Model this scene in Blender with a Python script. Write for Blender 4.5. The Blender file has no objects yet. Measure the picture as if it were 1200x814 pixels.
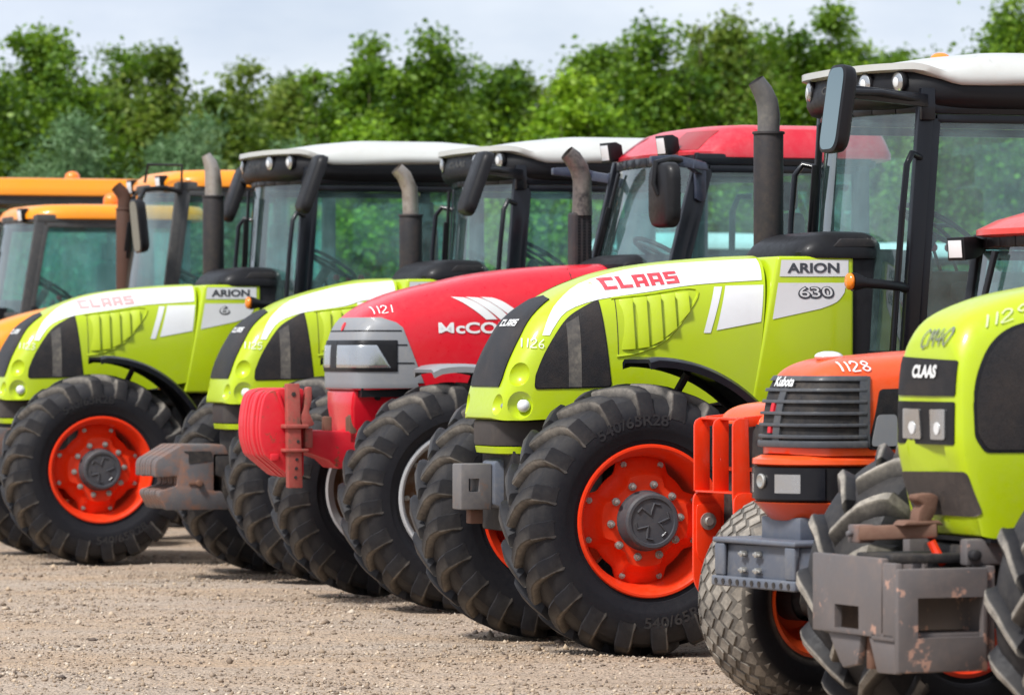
import bpy, bmesh, math, random
import numpy as np
from mathutils import Vector, Matrix
from mathutils.bvhtree import BVHTree
random.seed(7); rng = np.random.default_rng(7)
R = math.radians
sc = bpy.context.scene
col = sc.collection

# ------------------------------------------------------------------ materials
MATS = {}
def nodes_of(name):
    m = bpy.data.materials.new(name); m.use_nodes = True
    nt = m.node_tree; nt.nodes.clear()
    out = nt.nodes.new('ShaderNodeOutputMaterial')
    return m, nt, out
def N(nt, t, **kw):
    n = nt.nodes.new(t)
    for k, v in kw.items():
        if k.startswith('i_'): n.inputs[k[2:].replace('_', ' ')].default_value = v
        else: setattr(n, k, v)
    return n
def rgba(c): return (c[0], c[1], c[2], 1)
def mixc(nt, fac, a, b):
    n = nt.nodes.new('ShaderNodeMix'); n.data_type = 'RGBA'
    for s, v in ((n.inputs[0], fac), (n.inputs[6], a), (n.inputs[7], b)):
        if isinstance(v, (tuple, list)): s.default_value = rgba(v)
        elif isinstance(v, (int, float)): s.default_value = v
        else: nt.links.new(v, s)
    return n.outputs[2]
def ramp(nt, src, a, b, v0=0.0, v1=1.0):
    n = nt.nodes.new('ShaderNodeMapRange'); n.inputs[1].default_value = a; n.inputs[2].default_value = b
    n.inputs[3].default_value = v0; n.inputs[4].default_value = v1
    nt.links.new(src, n.inputs[0]); return n.outputs[0]
def noise(nt, scale, detail=4, rough=.6, vec=None):
    n = nt.nodes.new('ShaderNodeTexNoise'); n.inputs['Scale'].default_value = scale
    n.inputs['Detail'].default_value = detail; n.inputs['Roughness'].default_value = rough
    if vec is None:
        tc = nt.nodes.new('ShaderNodeTexCoord'); vec = tc.outputs['Object']
    nt.links.new(vec, n.inputs['Vector']); return n.outputs['Fac']
def paint(name, c, rough=.32, metal=0., coat=.4, dust=.25, dustc=(.42, .37, .29), wear=None, wearc=(.16, .07, .035), wear_lo=.62, wear_hi=.70, scale=3., bump=.02, bscale=60):
    if name in MATS: return MATS[name]
    m, nt, out = nodes_of(name)
    b = N(nt, 'ShaderNodeBsdfPrincipled'); nt.links.new(b.outputs[0], out.inputs[0])
    n1 = noise(nt, scale, 6, .65); n2 = noise(nt, scale*9, 5, .7)
    cc = mixc(nt, ramp(nt, n1, .3, .75, 0, .22), c, tuple(x*.72 for x in c))
    mm = nt.nodes.new('ShaderNodeMath'); mm.operation = 'MULTIPLY'
    nt.links.new(ramp(nt, n1, .35, .8), mm.inputs[0]); nt.links.new(ramp(nt, n2, .3, .75, 0, dust), mm.inputs[1])
    cc = mixc(nt, mm.outputs[0], cc, dustc)
    rr = ramp(nt, n2, .3, .8, rough, min(1, rough+.22)); 
    if wear:
        w = ramp(nt, noise(nt, wear, 8, .72), wear_lo, wear_hi)
        cc = mixc(nt, w, cc, wearc)
    nt.links.new(cc, b.inputs['Base Color']); nt.links.new(rr, b.inputs['Roughness'])
    b.inputs['Metallic'].default_value = metal
    b.inputs['Coat Weight'].default_value = coat; b.inputs['Coat Roughness'].default_value = .12
    if bump:
        bp = nt.nodes.new('ShaderNodeBump'); bp.inputs['Strength'].default_value = bump*4; b.inputs['Specular IOR Level'].default_value = .35 if max(c) > .1 else .24; bp.inputs['Distance'].default_value = .004
        nt.links.new(noise(nt, bscale, 3), bp.inputs['Height']); nt.links.new(bp.outputs[0], b.inputs['Normal'])
    MATS[name] = m; return m
LIME = paint('lime_paint', (.43, .555, .004), .3, dust=.10)
LIME_D = paint('lime_plain', (.43, .55, .004), .38, coat=.2, dust=.12)
WHITE = paint('white_film', (.74, .75, .76), .35, dust=.15)
CREAM = paint('cream_roof_plastic', (.52, .525, .50), .4, dust=.4)
RED = paint('red_paint', (.70, .006, .022), .25, dust=.08)
RED_W = paint('worn_red_paint', (.66, .010, .026), .45, coat=.15, dust=.4, dustc=(.50, .14, .10), wear=13, wear_lo=.60, wear_hi=.68)
REDROOF = paint('red_roof_plastic', (.62, .014, .035), .35, dust=.5, dustc=(.6, .35, .33), wear=5, wearc=(.65, .4, .38), wear_lo=.68, wear_hi=.74)
RIM = paint('red_orange_rim_paint', (.84, .036, .004), .35, dust=.30, dustc=(.35, .16, .08), wear=11, wear_lo=.70, wear_hi=.73, wearc=(.2, .09, .05))
ORANGE = paint('orange_paint', (.84, .085, .010), .3, dust=.18, dustc=(.7, .35, .25))
YORANGE = paint('yellow_orange_paint', (.90, .29, .004), .3, dust=.1)
SILVER = paint('silver_paint', (.60, .61, .63), .38, metal=.2, dust=.5)
GREYP = paint('grey_plastic', (.235, .245, .265), .42, coat=.1, dust=.5)
BUMPG = paint('blue_grey_paint', (.095, .11, .145), .45, coat=.15, dust=.35, wear=11, wear_lo=.68, wear_hi=.73, wearc=(.3, .28, .26))
BLACK = paint('black_plastic', (.008, .008, .010), .40, coat=.05, dust=.10, dustc=(.10, .09, .08))
BLACKG = paint('black_gloss_frame', (.005, .006, .010), .28, coat=.25, dust=.06, dustc=(.12, .11, .1))
MESH = None
DARK = paint('dark_chassis_paint', (.018, .018, .021), .55, coat=0, dust=.6, dustc=(.2, .16, .12))
IRON = paint('weathered_grey_iron', (.105, .102, .11), .5, coat=0, dust=.6, dustc=(.25, .2, .16), wear=4, wear_lo=.47, wear_hi=.62, wearc=(.23, .115, .075), bump=.06)
RUST = paint('rusty_brown_steel', (.15, .075, .05), .7, coat=0, dust=.6, dustc=(.28, .19, .14), wear=20, wearc=(.32, .2, .15), bump=.08)
PLATE = paint('scuffed_grey_steel_plate', (.12, .108, .108), .5, coat=.05, dust=.7, dustc=(.27, .19, .15), wear=8, wear_lo=.585, wear_hi=.62, wearc=(.42, .25, .19), bump=.04)
HUBG = paint('dark_grey_hub_paint', (.055, .056, .066), .45, coat=.1, dust=.5, dustc=(.2, .17, .14))
STEEL = paint('worn_bright_steel', (.5, .49, .46), .35, metal=.8, coat=0, dust=.4)
CHROME_EX = paint('heat_stained_steel_pipe', (.42, .38, .34), .38, metal=.7, coat=0, dust=.8, dustc=(.3, .22, .16), wear=7, wear_lo=.5, wear_hi=.7, wearc=(.2, .16, .13))
MUFF = paint('dark_muffler_paint', (.026, .025, .029), .5, coat=0, dust=.6, dustc=(.16, .11, .08))
BROWNEX = paint('rust_brown_exhaust', (.075, .04, .03), .6, coat=0, dust=.5, dustc=(.16, .09, .06))
LETR = paint('red_lettering', (.60, .03, .05), .4, dust=.3, dustc=(.6, .4, .38))
LETF = paint('faded_pink_lettering', (.62, .36, .36), .4)
LETD = paint('dark_lettering', (.045, .05, .065), .4)
LETW = paint('white_lettering', (.78, .78, .77), .4, dust=.1)
LETT = paint('raised_rubber_letters', (.022, .022, .025), .5, coat=0, dust=.3, dustc=(.2, .17, .14))
LETG = paint('grey_marker_ink', (.17, .19, .15), .6, coat=0)
SEATM = paint('dark_seat_cloth', (.03, .032, .036), .8, coat=0)
RUBC = paint('cab_trim_grey', (.05, .052, .056), .6, coat=0)
AMBER = paint('amber_lens', (.85, .22, .01), .15, coat=.6, dust=.05)
BLUEP = paint('blue_paint', (.03, .16, .42), .3)
GREENP = paint('mid_green_paint', (.03, .22, .05), .3)

def mesh_panel():
    m, nt, out = nodes_of('fine_black_mesh')
    b = N(nt, 'ShaderNodeBsdfPrincipled'); nt.links.new(b.outputs[0], out.inputs[0])
    tc = nt.nodes.new('ShaderNodeTexCoord'); v = nt.nodes.new('ShaderNodeTexVoronoi'); v.inputs['Scale'].default_value = 210
    nt.links.new(tc.outputs['Object'], v.inputs['Vector'])
    n = noise(nt, 5, 6, .7)
    c = mixc(nt, ramp(nt, v.outputs['Distance'], .15, .5), (.005, .005, .006), (.022, .021, .023))
    c = mixc(nt, ramp(nt, n, .45, .78, 0, .35), c, (.09, .065, .05))
    nt.links.new(c, b.inputs['Base Color']); b.inputs['Roughness'].default_value = .5; b.inputs['Specular IOR Level'].default_value = .2
    bp = nt.nodes.new('ShaderNodeBump'); bp.inputs['Strength'].default_value = .4; bp.inputs['Distance'].default_value = .003
    nt.links.new(v.outputs['Distance'], bp.inputs['Height']); nt.links.new(bp.outputs[0], b.inputs['Normal'])
    return m
MESH = mesh_panel()
def rubber():
    m, nt, out = nodes_of('tyre_rubber')
    b = N(nt, 'ShaderNodeBsdfPrincipled'); nt.links.new(b.outputs[0], out.inputs[0])
    a = nt.nodes.new('ShaderNodeAttribute'); a.attribute_name = 'dust'
    oi = nt.nodes.new('ShaderNodeObjectInfo')
    add = nt.nodes.new('ShaderNodeVectorMath'); add.operation = 'ADD'
    tc = nt.nodes.new('ShaderNodeTexCoord'); nt.links.new(tc.outputs['Object'], add.inputs[0])
    cv = nt.nodes.new('ShaderNodeCombineXYZ'); mu = nt.nodes.new('ShaderNodeMath'); mu.operation = 'MULTIPLY'; mu.inputs[1].default_value = 37
    nt.links.new(oi.outputs['Random'], mu.inputs[0]); nt.links.new(mu.outputs[0], cv.inputs[0]); nt.links.new(cv.outputs[0], add.inputs[1])
    n1 = noise(nt, 6, 7, .7, add.outputs[0]); n2 = noise(nt, 45, 5, .7, add.outputs[0])
    s = nt.nodes.new('ShaderNodeMath'); s.operation = 'MULTIPLY'
    nt.links.new(a.outputs['Fac'], s.inputs[0]); nt.links.new(ramp(nt, n1, .28, .66, .25, 1.15), s.inputs[1])
    s2 = nt.nodes.new('ShaderNodeMath'); s2.operation = 'MULTIPLY'; s2.use_clamp = True
    nt.links.new(s.outputs[0], s2.inputs[0]); nt.links.new(ramp(nt, n2, .25, .7, .55, 1.1), s2.inputs[1])
    c = mixc(nt, s2.outputs[0], (.0080, .0085, .0125), (.33, .295, .25))
    nt.links.new(c, b.inputs['Base Color'])
    nt.links.new(ramp(nt, n2, .3, .7, .45, .68), b.inputs['Roughness']); b.inputs['Specular IOR Level'].default_value = .22
    bp = nt.nodes.new('ShaderNodeBump'); bp.inputs['Strength'].default_value = .25; bp.inputs['Distance'].default_value = .004
    nt.links.new(n2, bp.inputs['Height']); nt.links.new(bp.outputs[0], b.inputs['Normal'])
    return m
RUBBER = rubber()
def glass(name, tint, haze=.06, refl=1.0):
    m, nt, out = nodes_of(name)
    t = N(nt, 'ShaderNodeBsdfTransparent'); t.inputs[0].default_value = rgba(tint)
    g = N(nt, 'ShaderNodeBsdfGlossy'); g.inputs['Roughness'].default_value = .03
    d = N(nt, 'ShaderNodeBsdfDiffuse'); d.inputs[0].default_value = (.46, .74, .72, 1)  # pale teal haze painted into the panes so they look brighter lit
    lw = nt.nodes.new('ShaderNodeLayerWeight'); lw.inputs[0].default_value = .5
    pw = nt.nodes.new('ShaderNodeMath'); pw.operation = 'POWER'; pw.inputs[1].default_value = 4; nt.links.new(lw.outputs['Facing'], pw.inputs[0])
    mm = nt.nodes.new('ShaderNodeMath'); mm.operation = 'MULTIPLY_ADD'; mm.use_clamp = True; mm.inputs[1].default_value = .8; mm.inputs[2].default_value = refl
    nt.links.new(pw.outputs[0], mm.inputs[0])
    m1 = nt.nodes.new('ShaderNodeMixShader'); m2 = nt.nodes.new('ShaderNodeMixShader')
    nt.links.new(ramp(nt, noise(nt, 3, 6, .7), .35, .75, haze*.3, haze*2.2), m1.inputs[0])
    nt.links.new(t.outputs[0], m1.inputs[1]); nt.links.new(d.outputs[0], m1.inputs[2])
    nt.links.new(mm.outputs[0], m2.inputs[0]); nt.links.new(m1.outputs[0], m2.inputs[1]); nt.links.new(g.outputs[0], m2.inputs[2])
    nt.links.new(m2.outputs[0], out.inputs[0]); return m
GLASS = glass('tinted_door_glass', (.70, .99, .965), .09, .085)
GLASSW = glass('tinted_windscreen_glass', (.74, .97, .955), .06, .14)
def mirror_m():
    m, nt, out = nodes_of('mirror_glass'); b = N(nt, 'ShaderNodeBsdfPrincipled'); nt.links.new(b.outputs[0], out.inputs[0])
    b.inputs['Base Color'].default_value = (.24, .32, .33, 1); b.inputs['Metallic'].default_value = 1; b.inputs['Roughness'].default_value = .04; return m
MIRR = mirror_m()
REFL = paint('lamp_reflector', (.50, .51, .52), .14, metal=.85, coat=.4, dust=.06, scale=2, bump=0)
LAMPW = paint('white_lamp_lens', (.72, .73, .74), .12, coat=.8, dust=.1)

# ------------------------------------------------------------------ mesh builder
class MB:
    def __init__(s): s.v = []; s.f = []; s.mi = []; s.m = 0; s.d = None
    def add(s, vs, fs):
        o = len(s.v); s.v += [tuple(p) for p in vs]; s.f += [tuple(i+o for i in f) for f in fs]; s.mi += [s.m]*len(fs); return s
    def box(s, x0, x1, y0, y1, z0, z1):
        return s.add([(x, y, z) for x in (x0, x1) for y in (y0, y1) for z in (z0, z1)],
                     [(0,1,3,2),(4,6,7,5),(0,4,5,1),(2,3,7,6),(0,2,6,4),(1,5,7,3)])
    def bar(s, p0, p1, a, b, up=(0, 0, 1)):
        p0, p1 = Vector(p0), Vector(p1); d = (p1-p0).normalized(); u = Vector(up)
        if abs(d.dot(u)) > .95: u = Vector((1, 0, 0))
        sd = d.cross(u).normalized(); u2 = sd.cross(d).normalized()
        vs = [p + sd*(i*a/2) + u2*(j*b/2) for p in (p0, p1) for i, j in ((-1,-1),(1,-1),(1,1),(-1,1))]
        return s.add(vs, [(0,3,2,1),(4,5,6,7),(0,1,5,4),(1,2,6,5),(2,3,7,6),(3,0,4,7)])
    def tube(s, pts, r, n=12, cap=True):
        pts = [Vector(p) for p in pts]; rs = r if isinstance(r, (list, tuple)) else [r]*len(pts)
        rings = []; ref = None
        for i, p in enumerate(pts):
            d = (pts[min(i+1, len(pts)-1)] - pts[max(i-1, 0)]).normalized()
            if ref is None: ref = d.orthogonal().normalized()
            ref = (ref - d*ref.dot(d)).normalized(); b = d.cross(ref)
            rings.append([p + (ref*math.cos(2*math.pi*k/n) + b*math.sin(2*math.pi*k/n))*rs[i] for k in range(n)])
        return s.loft(rings, cap, cap)
    def loft(s, rings, c0=True, c1=True, closed=True):
        n = len(rings[0]); vs = [p for r in rings for p in r]; fs = []
        for i in range(len(rings)-1):
            for k in range(n if closed else n-1):
                k2 = (k+1) % n; fs.append((i*n+k, i*n+k2, (i+1)*n+k2, (i+1)*n+k))
        if c0: fs.append(tuple(range(n-1, -1, -1)))
        if c1: fs.append(tuple((len(rings)-1)*n+k for k in range(n)))
        return s.add(vs, fs)
    def lathe(s, prof, n=64, closed=False, side=1, ax='y', o=(0, 0, 0)):
        rings = []
        for k in range(n):
            a = 2*math.pi*k/n
            if ax == 'y': rings.append([(o[0]+r*math.cos(a), o[1]+side*h, o[2]+r*math.sin(a)) for h, r in prof])
            elif ax == 'x': rings.append([(o[0]+side*h, o[1]+r*math.cos(a), o[2]+r*math.sin(a)) for h, r in prof])
            else: rings.append([(o[0]+r*math.cos(a), o[1]+r*math.sin(a), o[2]+side*h) for h, r in prof])
        rings.append(rings[0])
        m = len(prof); vs = [p for r in rings[:-1] for p in r]; fs = []
        for k in range(n):
            for i in range(m if closed else m-1):
                i2 = (i+1) % m; k2 = (k+1) % n
                fs.append((k*m+i, k*m+i2, k2*m+i2, k2*m+i))
        return s.add(vs, fs)
    def cyl(s, p0, p1, r0, r1=None, n=20):
        return s.tube([p0, p1], [r0, r0 if r1 is None else r1], n)
    def prism(s, poly, y0, y1, ax='y'):
        n = len(poly)
        def P(u, v, y): return (u, y, v) if ax == 'y' else ((y, u, v) if ax == 'x' else (u, v, y))
        return s.add([P(u, v, y0) for u, v in poly] + [P(u, v, y1) for u, v in poly],
            [tuple(range(n)), tuple(range(2*n-1, n-1, -1))] + [(i, i+n, (i+1) % n+n, (i+1) % n) for i in range(n)])
    def mesh(s, name, mats, bevel=0, ang=38, seg=2):
        me = bpy.data.meshes.new(name); me.from_pydata(s.v, [], s.f)
        for m in (mats if isinstance(mats, (list, tuple)) else [mats]): me.materials.append(m)
        if any(s.mi): me.polygons.foreach_set('material_index', s.mi)
        bm = bmesh.new(); bm.from_mesh(me)
        if s.d is None: bmesh.ops.remove_doubles(bm, verts=bm.verts, dist=1e-5)
        bmesh.ops.recalc_face_normals(bm, faces=bm.faces)
        if bevel:
            es = [e for e in bm.edges if len(e.link_faces) == 2 and e.calc_face_angle(0) > R(32)]
            if es: bmesh.ops.bevel(bm, geom=es, offset=bevel, segments=seg, affect='EDGES', profile=.5, clamp_overlap=True)
        bm.to_mesh(me); bm.free()
        if s.d is not None and len(s.d) == len(me.vertices):
            at = me.attributes.new('dust', 'FLOAT', 'POINT'); at.data.foreach_set('value', s.d)
        me.shade_smooth(); me.set_sharp_from_angle(angle=R(ang)); return me
    def build(s, name, mats, parent=None, bevel=0, ang=38, seg=2):
        return link(name, s.mesh(name, mats, bevel, ang, seg), parent)
def link(name, me, parent=None, loc=None, rotz=0):
    o = bpy.data.objects.new(name, me); col.objects.link(o)
    if parent is not None: o.parent = parent
    if loc is not None: o.location = loc
    if rotz: o.rotation_euler = (0, 0, rotz)
    return o
def thing(name, label, cat, loc=(0, 0, 0), rotz=0, group=None):
    o = link(name, None, None, loc, rotz); o['label'] = label; o['category'] = cat
    if group: o['group'] = group
    return o
def tag(o, label=None, cat=None, group=None, kind=None):
    for k, v in (('label', label), ('category', cat), ('group', group), ('kind', kind)):
        if v: o[k] = v
    return o
def diff(o, cutters):
    mb = MB()
    for c in cutters: mb.add(c.v, c.f)
    t = mb.build('cut_tmp', o.data.materials[0], o.parent)
    md = o.modifiers.new('b', 'BOOLEAN'); md.operation = 'DIFFERENCE'; md.object = t; md.solver = 'EXACT'; md.use_self = True
    dg = bpy.context.evaluated_depsgraph_get(); dg.update()
    me = bpy.data.meshes.new_from_object(o.evaluated_get(dg)); o.modifiers.clear()
    old = o.data; o.data = me; me.name = old.name; bpy.data.meshes.remove(old)
    bpy.data.objects.remove(t); me.shade_smooth(); me.set_sharp_from_angle(angle=R(38)); return o
def ball(c, r, n=20, sq=(1, 1, 1)):
    m = MB(); rings = []
    for i in range(1, n//2):
        a = math.pi*i/(n//2)
        rings.append([(c[0]+sq[0]*r*math.sin(a)*math.cos(2*math.pi*k/n), c[1]+sq[1]*r*math.sin(a)*math.sin(2*math.pi*k/n), c[2]+sq[2]*r*math.cos(a)) for k in range(n)])
    m.loft(rings); return m
def catmull(rows, sub=6):
    rows = [np.array(r, float) for r in rows]; out = []
    for i in range(len(rows)-1):
        p0, p1, p2, p3 = rows[max(i-1, 0)], rows[i], rows[i+1], rows[min(i+2, len(rows)-1)]
        for k in range(sub):
            t = k/sub
            out.append(.5*((2*p1) + (-p0+p2)*t + (2*p0-5*p1+4*p2-p3)*t*t + (-p0+3*p1-3*p2+p3)*t**3))
    out.append(rows[-1]); return out
def bvh_of(mb): return BVHTree.FromPolygons([Vector(v) for v in mb.v], mb.f)
def bvh_obj(o): return BVHTree.FromPolygons([v.co.copy() for v in o.data.vertices], [tuple(p.vertices) for p in o.data.polygons])

# ------------------------------------------------------------------ flat shapes laid onto a body
def roundpoly(poly, r, n=4):
    out = []; m = len(poly)
    for i in range(m):
        p = Vector(poly[i]); a = Vector(poly[i-1]); b = Vector(poly[(i+1) % m])
        ra = min(r, (a-p).length*.45, (b-p).length*.45)
        q0 = p + (a-p).normalized()*ra; q1 = p + (b-p).normalized()*ra
        for k in range(n+1):
            t = k/n; out.append(tuple(q0*(1-t)**2 + p*2*t*(1-t) + q1*t*t))
    return out
def spline(pts, sub=5): return [tuple(p) for p in catmull(pts, sub)]
def lay(name, mats, parent, bvh, shapes, mode='L', off=.003, g=.04, thick=0, bevel=0):
    """shapes: list of (verts2d, faces); cut in a grid, dropped on the body from the left, front or top"""
    bm = bmesh.new()
    for vs, fs in shapes:
        bv = [bm.verts.new((p[0], p[1], 0)) for p in vs]
        for f in fs:
            try: bm.faces.new([bv[i] for i in f])
            except ValueError: pass
    xs = [v.co.x for v in bm.verts]; ys = [v.co.y for v in bm.verts]
    bmesh.ops.triangulate(bm, faces=[f for f in bm.faces if len(f.verts) > 4])
    for lo, hi, no in ((min(xs), max(xs), (1, 0, 0)), (min(ys), max(ys), (0, 1, 0))):
        k = lo + g
        while k < hi - 1e-4:
            bmesh.ops.bisect_plane(bm, geom=list(bm.verts)+list(bm.edges)+list(bm.faces), plane_co=Vector(no)*k, plane_no=no)
            k += g
    bmesh.ops.triangulate(bm, faces=[f for f in bm.faces if len(f.verts) > 4])
    D = {'L': Vector((0, -1, 0)), 'R': Vector((0, 1, 0)), 'F': Vector((-1, 0, 0)), 'T': Vector((0, 0, -1))}[mode]
    base = {}
    for v in bm.verts:
        u, w = v.co.x, v.co.y
        o = {'L': Vector((u, 3, w)), 'R': Vector((u, -3, w)), 'F': Vector((3, u, w)), 'T': Vector((u, w, 5))}[mode]
        h, nrm, i, d = bvh.ray_cast(o, D)
        if h is None: h, nrm, i, d = bvh.find_nearest(o + D*2.6 if mode in 'LR' else o + D*2.5)
        if nrm.dot(D) > 0: nrm = -nrm
        v.co = h + nrm*off; base[v] = h - nrm*.004
    if thick:
        be = [e for e in bm.edges if len(e.link_faces) == 1]
        r = bmesh.ops.extrude_edge_only(bm, edges=be)
        nv = [x for x in r['geom'] if isinstance(x, bmesh.types.BMVert)]
        from mathutils import kdtree
        ks = list(base.keys()); kd = kdtree.KDTree(len(ks))
        for i, v in enumerate(ks): kd.insert(v.co, i)
        kd.balance()
        for v in nv:
            _, i, _ = kd.find(v.co); v.co = base[ks[i]]
    me = bpy.data.meshes.new(name); bm.to_mesh(me); bm.free()
    for m in (mats if isinstance(mats, (list, tuple)) else [mats]): me.materials.append(m)
    me.shade_smooth(); me.set_sharp_from_angle(angle=R(40))
    return link(name, me, parent)
def P1(poly): return [(poly, [tuple(range(len(poly)))])]
def mirrory(shapes): return shapes
_tc = {}
def text2d(s, bold=0.0):
    k = (s, bold)
    if k in _tc: return _tc[k]
    c = bpy.data.curves.new('t', 'FONT'); c.body = s; c.offset = bold; c.resolution_u = 4
    o = bpy.data.objects.new('t', c); col.objects.link(o)
    dg = bpy.context.evaluated_depsgraph_get(); dg.update()
    me = bpy.data.meshes.new_from_object(o.evaluated_get(dg))
    vs = [(v.co.x, v.co.y) for v in me.vertices]; fs = [tuple(p.vertices) for p in me.polygons]
    bpy.data.objects.remove(o); bpy.data.curves.remove(c); bpy.data.meshes.remove(me)
    _tc[k] = (vs, fs); return vs, fs
def bold_word(parts, b=.03):
    vs, fs = [], []; x = 0
    for p in parts:
        if p == 'M':
            v = [(.72*a, .70*c) for a, c in [(0,0),(0,1),(.20,1),(.5,.46),(.80,1),(1,1),(1,0),(.82,0),(.82,.68),(.55,.20),(.45,.20),(.18,.68),(.18,0)]]; f = [tuple(range(13))]
        else: v, f = text2d(p, b)
        m = min(q[0] for q in v); o = len(vs); vs += [(a-m+x, c) for a, c in v]; fs += [tuple(i+o for i in k) for k in f]
        x = max(q[0] for q in vs)+.09
    return vs, fs
def fit(shape, x0, x1, z0, z1, slope=0., shear=0., flip=True):
    """fit 2-D writing in a box; x0 is where the writing starts; slope lifts the end of the line"""
    vs, fs = shape
    a0 = min(v[0] for v in vs); a1 = max(v[0] for v in vs); b0 = min(v[1] for v in vs); b1 = max(v[1] for v in vs)
    out = []
    for u, v in vs:
        t = (u-a0)/(a1-a0); w = (v-b0)/(b1-b0)
        out.append((x0 + (x1-x0)*t + shear*w*(1 if x1 > x0 else -1), z0 + (z1-z0)*w + slope*t))
    return [(out, fs)]
def rects(*rs):
    vs, fs = [], []
    for x0, y0, x1, y1 in rs:
        o = len(vs); vs += [(x0, y0), (x1, y0), (x1, y1), (x0, y1)]; fs.append((o, o+1, o+2, o+3))
    return vs, fs
def block_word():
    G = {'C': [(0,0,1.3,5),(1.3,3.7,4,5),(1.3,0,4,1.3)], 'L': [(0,0,1.3,5),(1.3,0,3.9,1.3)],
         'A': [(0,0,1.3,5),(1.3,3.8,2.7,5),(2.7,0,4,5),(1.3,1.3,2.7,2.4)],
         'S': [(0,3.9,4,5),(0,3.1,1.3,3.9),(0,2.0,4,3.1),(2.7,1.1,4,2.0),(0,0,4,1.1)]}
    rs = []; x = 0
    for ch in 'CLAAS':
        rs += [(x+a, b, x+c, d) for a, b, c, d in G[ch]]; x += 4.75
    return rects(*rs)
STROKES = {'0': [[(.3,1),(.05,.7),(.05,.3),(.3,0),(.55,.3),(.55,.7),(.3,1)]], '1': [[(.25,1),(.2,0)]],
  '2': [[(.02,.75),(.2,1),(.48,.9),(.45,.6),(.0,.03),(.6,.05)]], '3': [[(.03,.85),(.25,1),(.5,.82),(.2,.55),(.55,.35),(.3,0),(.0,.12)]],
  '4': [[(.3,1),(.0,.4),(.6,.42)],[(.5,.75),(.42,0)]], '5': [[(.55,1),(.1,.97),(.05,.6),(.4,.62),(.52,.3),(.3,.0),(.0,.1)]],
  '6': [[(.45,1),(.1,.55),(.05,.2),(.3,0),(.52,.2),(.35,.45),(.08,.3)]], '8': [[(.3,.52),(.05,.78),(.3,1),(.52,.78),(.3,.52),(.02,.25),(.3,0),(.58,.25),(.3,.52)]],
  '9': [[(.5,.7),(.25,.5),(.05,.75),(.3,1),(.52,.75),(.4,0)]], 'C': [[(.55,.85),(.3,1),(.05,.6),(.1,.15),(.35,0),(.6,.12)]],
  'M': [[(.0,0),(.12,1),(.33,.4),(.58,1),(.66,0)]]}
def strokes(s, wd=.10):
    """hand-written characters as ribbons"""
    vs, fs = [], []; x = 0
    for ch in s:
        for st in STROKES[ch]:
            p = [Vector((a+x, b)) for a, b in (spline(st, 5) if len(st) > 2 else st)]
            o = len(vs)
            for i, q in enumerate(p):
                d = (p[min(i+1, len(p)-1)]-p[max(i-1, 0)]).normalized(); nn = Vector((-d.y, d.x))*wd/2
                vs += [tuple(q+nn), tuple(q-nn)]
            fs += [(o+2*i, o+2*i+1, o+2*i+3, o+2*i+2) for i in range(len(p)-1)]
        x += .45 if ch == '1' else (.9 if ch == 'M' else .78)
    return vs, fs

# ------------------------------------------------------------------ wheels
_mc = {}
def tyre_mesh(Rr, W, rr, nl, dusty=1.0, lugw=.062, lh=.045, narrow=False):
    k = ('t', Rr, W, rr, nl, dusty, narrow)
    if narrow: lugw = .036; lh = .052
    if k in _mc: return _mc[k]
    mb = MB(); mb.d = []
    R0 = Rr - lh
    half = [(0, R0), (.20, R0-.002), (.34, R0-.012), (.42, R0-.03), (.475, R0-.07), (.50, R0-.125), (.497, R0-.18)]
    sh = rr + .03
    half += [(.487, sh+.06), (.46, sh+.025), (.455, sh+.015), (.435, sh+.012), (.42, sh-.02), (.405, rr-.005)]
    half = [(a*W, r) for a, r in half]
    prof = [(-a, r) for a, r in reversed(half[1:])] + half
    n0 = len(mb.v); mb.lathe(prof, 112)
    dd = []
    for a, r in prof:
        dd.append(.12 if abs(a) < .4*W else (.07 if abs(a) < .49*W and r > R0-.09 else .02))
    mb.d += dd*112
    dth = 2*math.pi/nl
    st = [(-.012, 0.0), (.10, .0), (.22, -.003), (.33, -.011), (.415, -.024), (.462, -.042), (.492, -.085), (.503, -.125)]
    def skew(a):
        y = a*W; 
        if narrow: return (1.25*y if a < .22 else 1.25*.22*W + .75*(a-.22)*W)/Rr
        return (.92*y if a < .26 else .92*.26*W + .42*(a-.26)*W)/Rr
    for sgn in (1, -1):
        for i in range(nl):
            th0 = i*dth + (dth/2 if sgn < 0 else 0) + random.uniform(-.003, .003)
            rings = []; dust = []
            for j, (a, dr) in enumerate(st):
                top = Rr + dr; f = j/(len(st)-1)
                wt = lugw*(1 + .55*f)/Rr/2; wb = (lugw*(1 + .55*f) + (.085 if narrow else .036))/Rr/2
                rb = R0 - .012 + (-.005 if a < .34 else (-.02 if a < .45 else -.07 if a < .48 else -.11))
                if j >= 6: top = R0 - (.072 if j == 6 else .125); 
                y = a*W + (0.006 if j == 6 else 0)
                ins = (.004 if j >= 6 else 0)
                th = th0 + skew(a)
                def p(t, r, yy=y): return (r*math.cos(t), sgn*yy, r*math.sin(t))
                ch = .007
                rings.append([p(th-wb, rb), p(th-wt-ch/Rr*.4, top-ch*1.2), p(th-wt+ch/Rr, top), p(th+wt-ch/Rr, top), p(th+wt+ch/Rr*.4, top-ch*1.2), p(th+wb, rb)])
                e = .80 if j < 6 else .4
                dust += [.10, e*dusty, (.26 if j < 5 else .10)*dusty, .05, .06, .04] if not narrow else [.02, .35*dusty, .75*dusty, .7*dusty, .10, .02]
            mb.loft(rings); mb.d += dust
    _mc[k] = mb.mesh('tyre', RUBBER, ang=30); return _mc[k]
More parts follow.
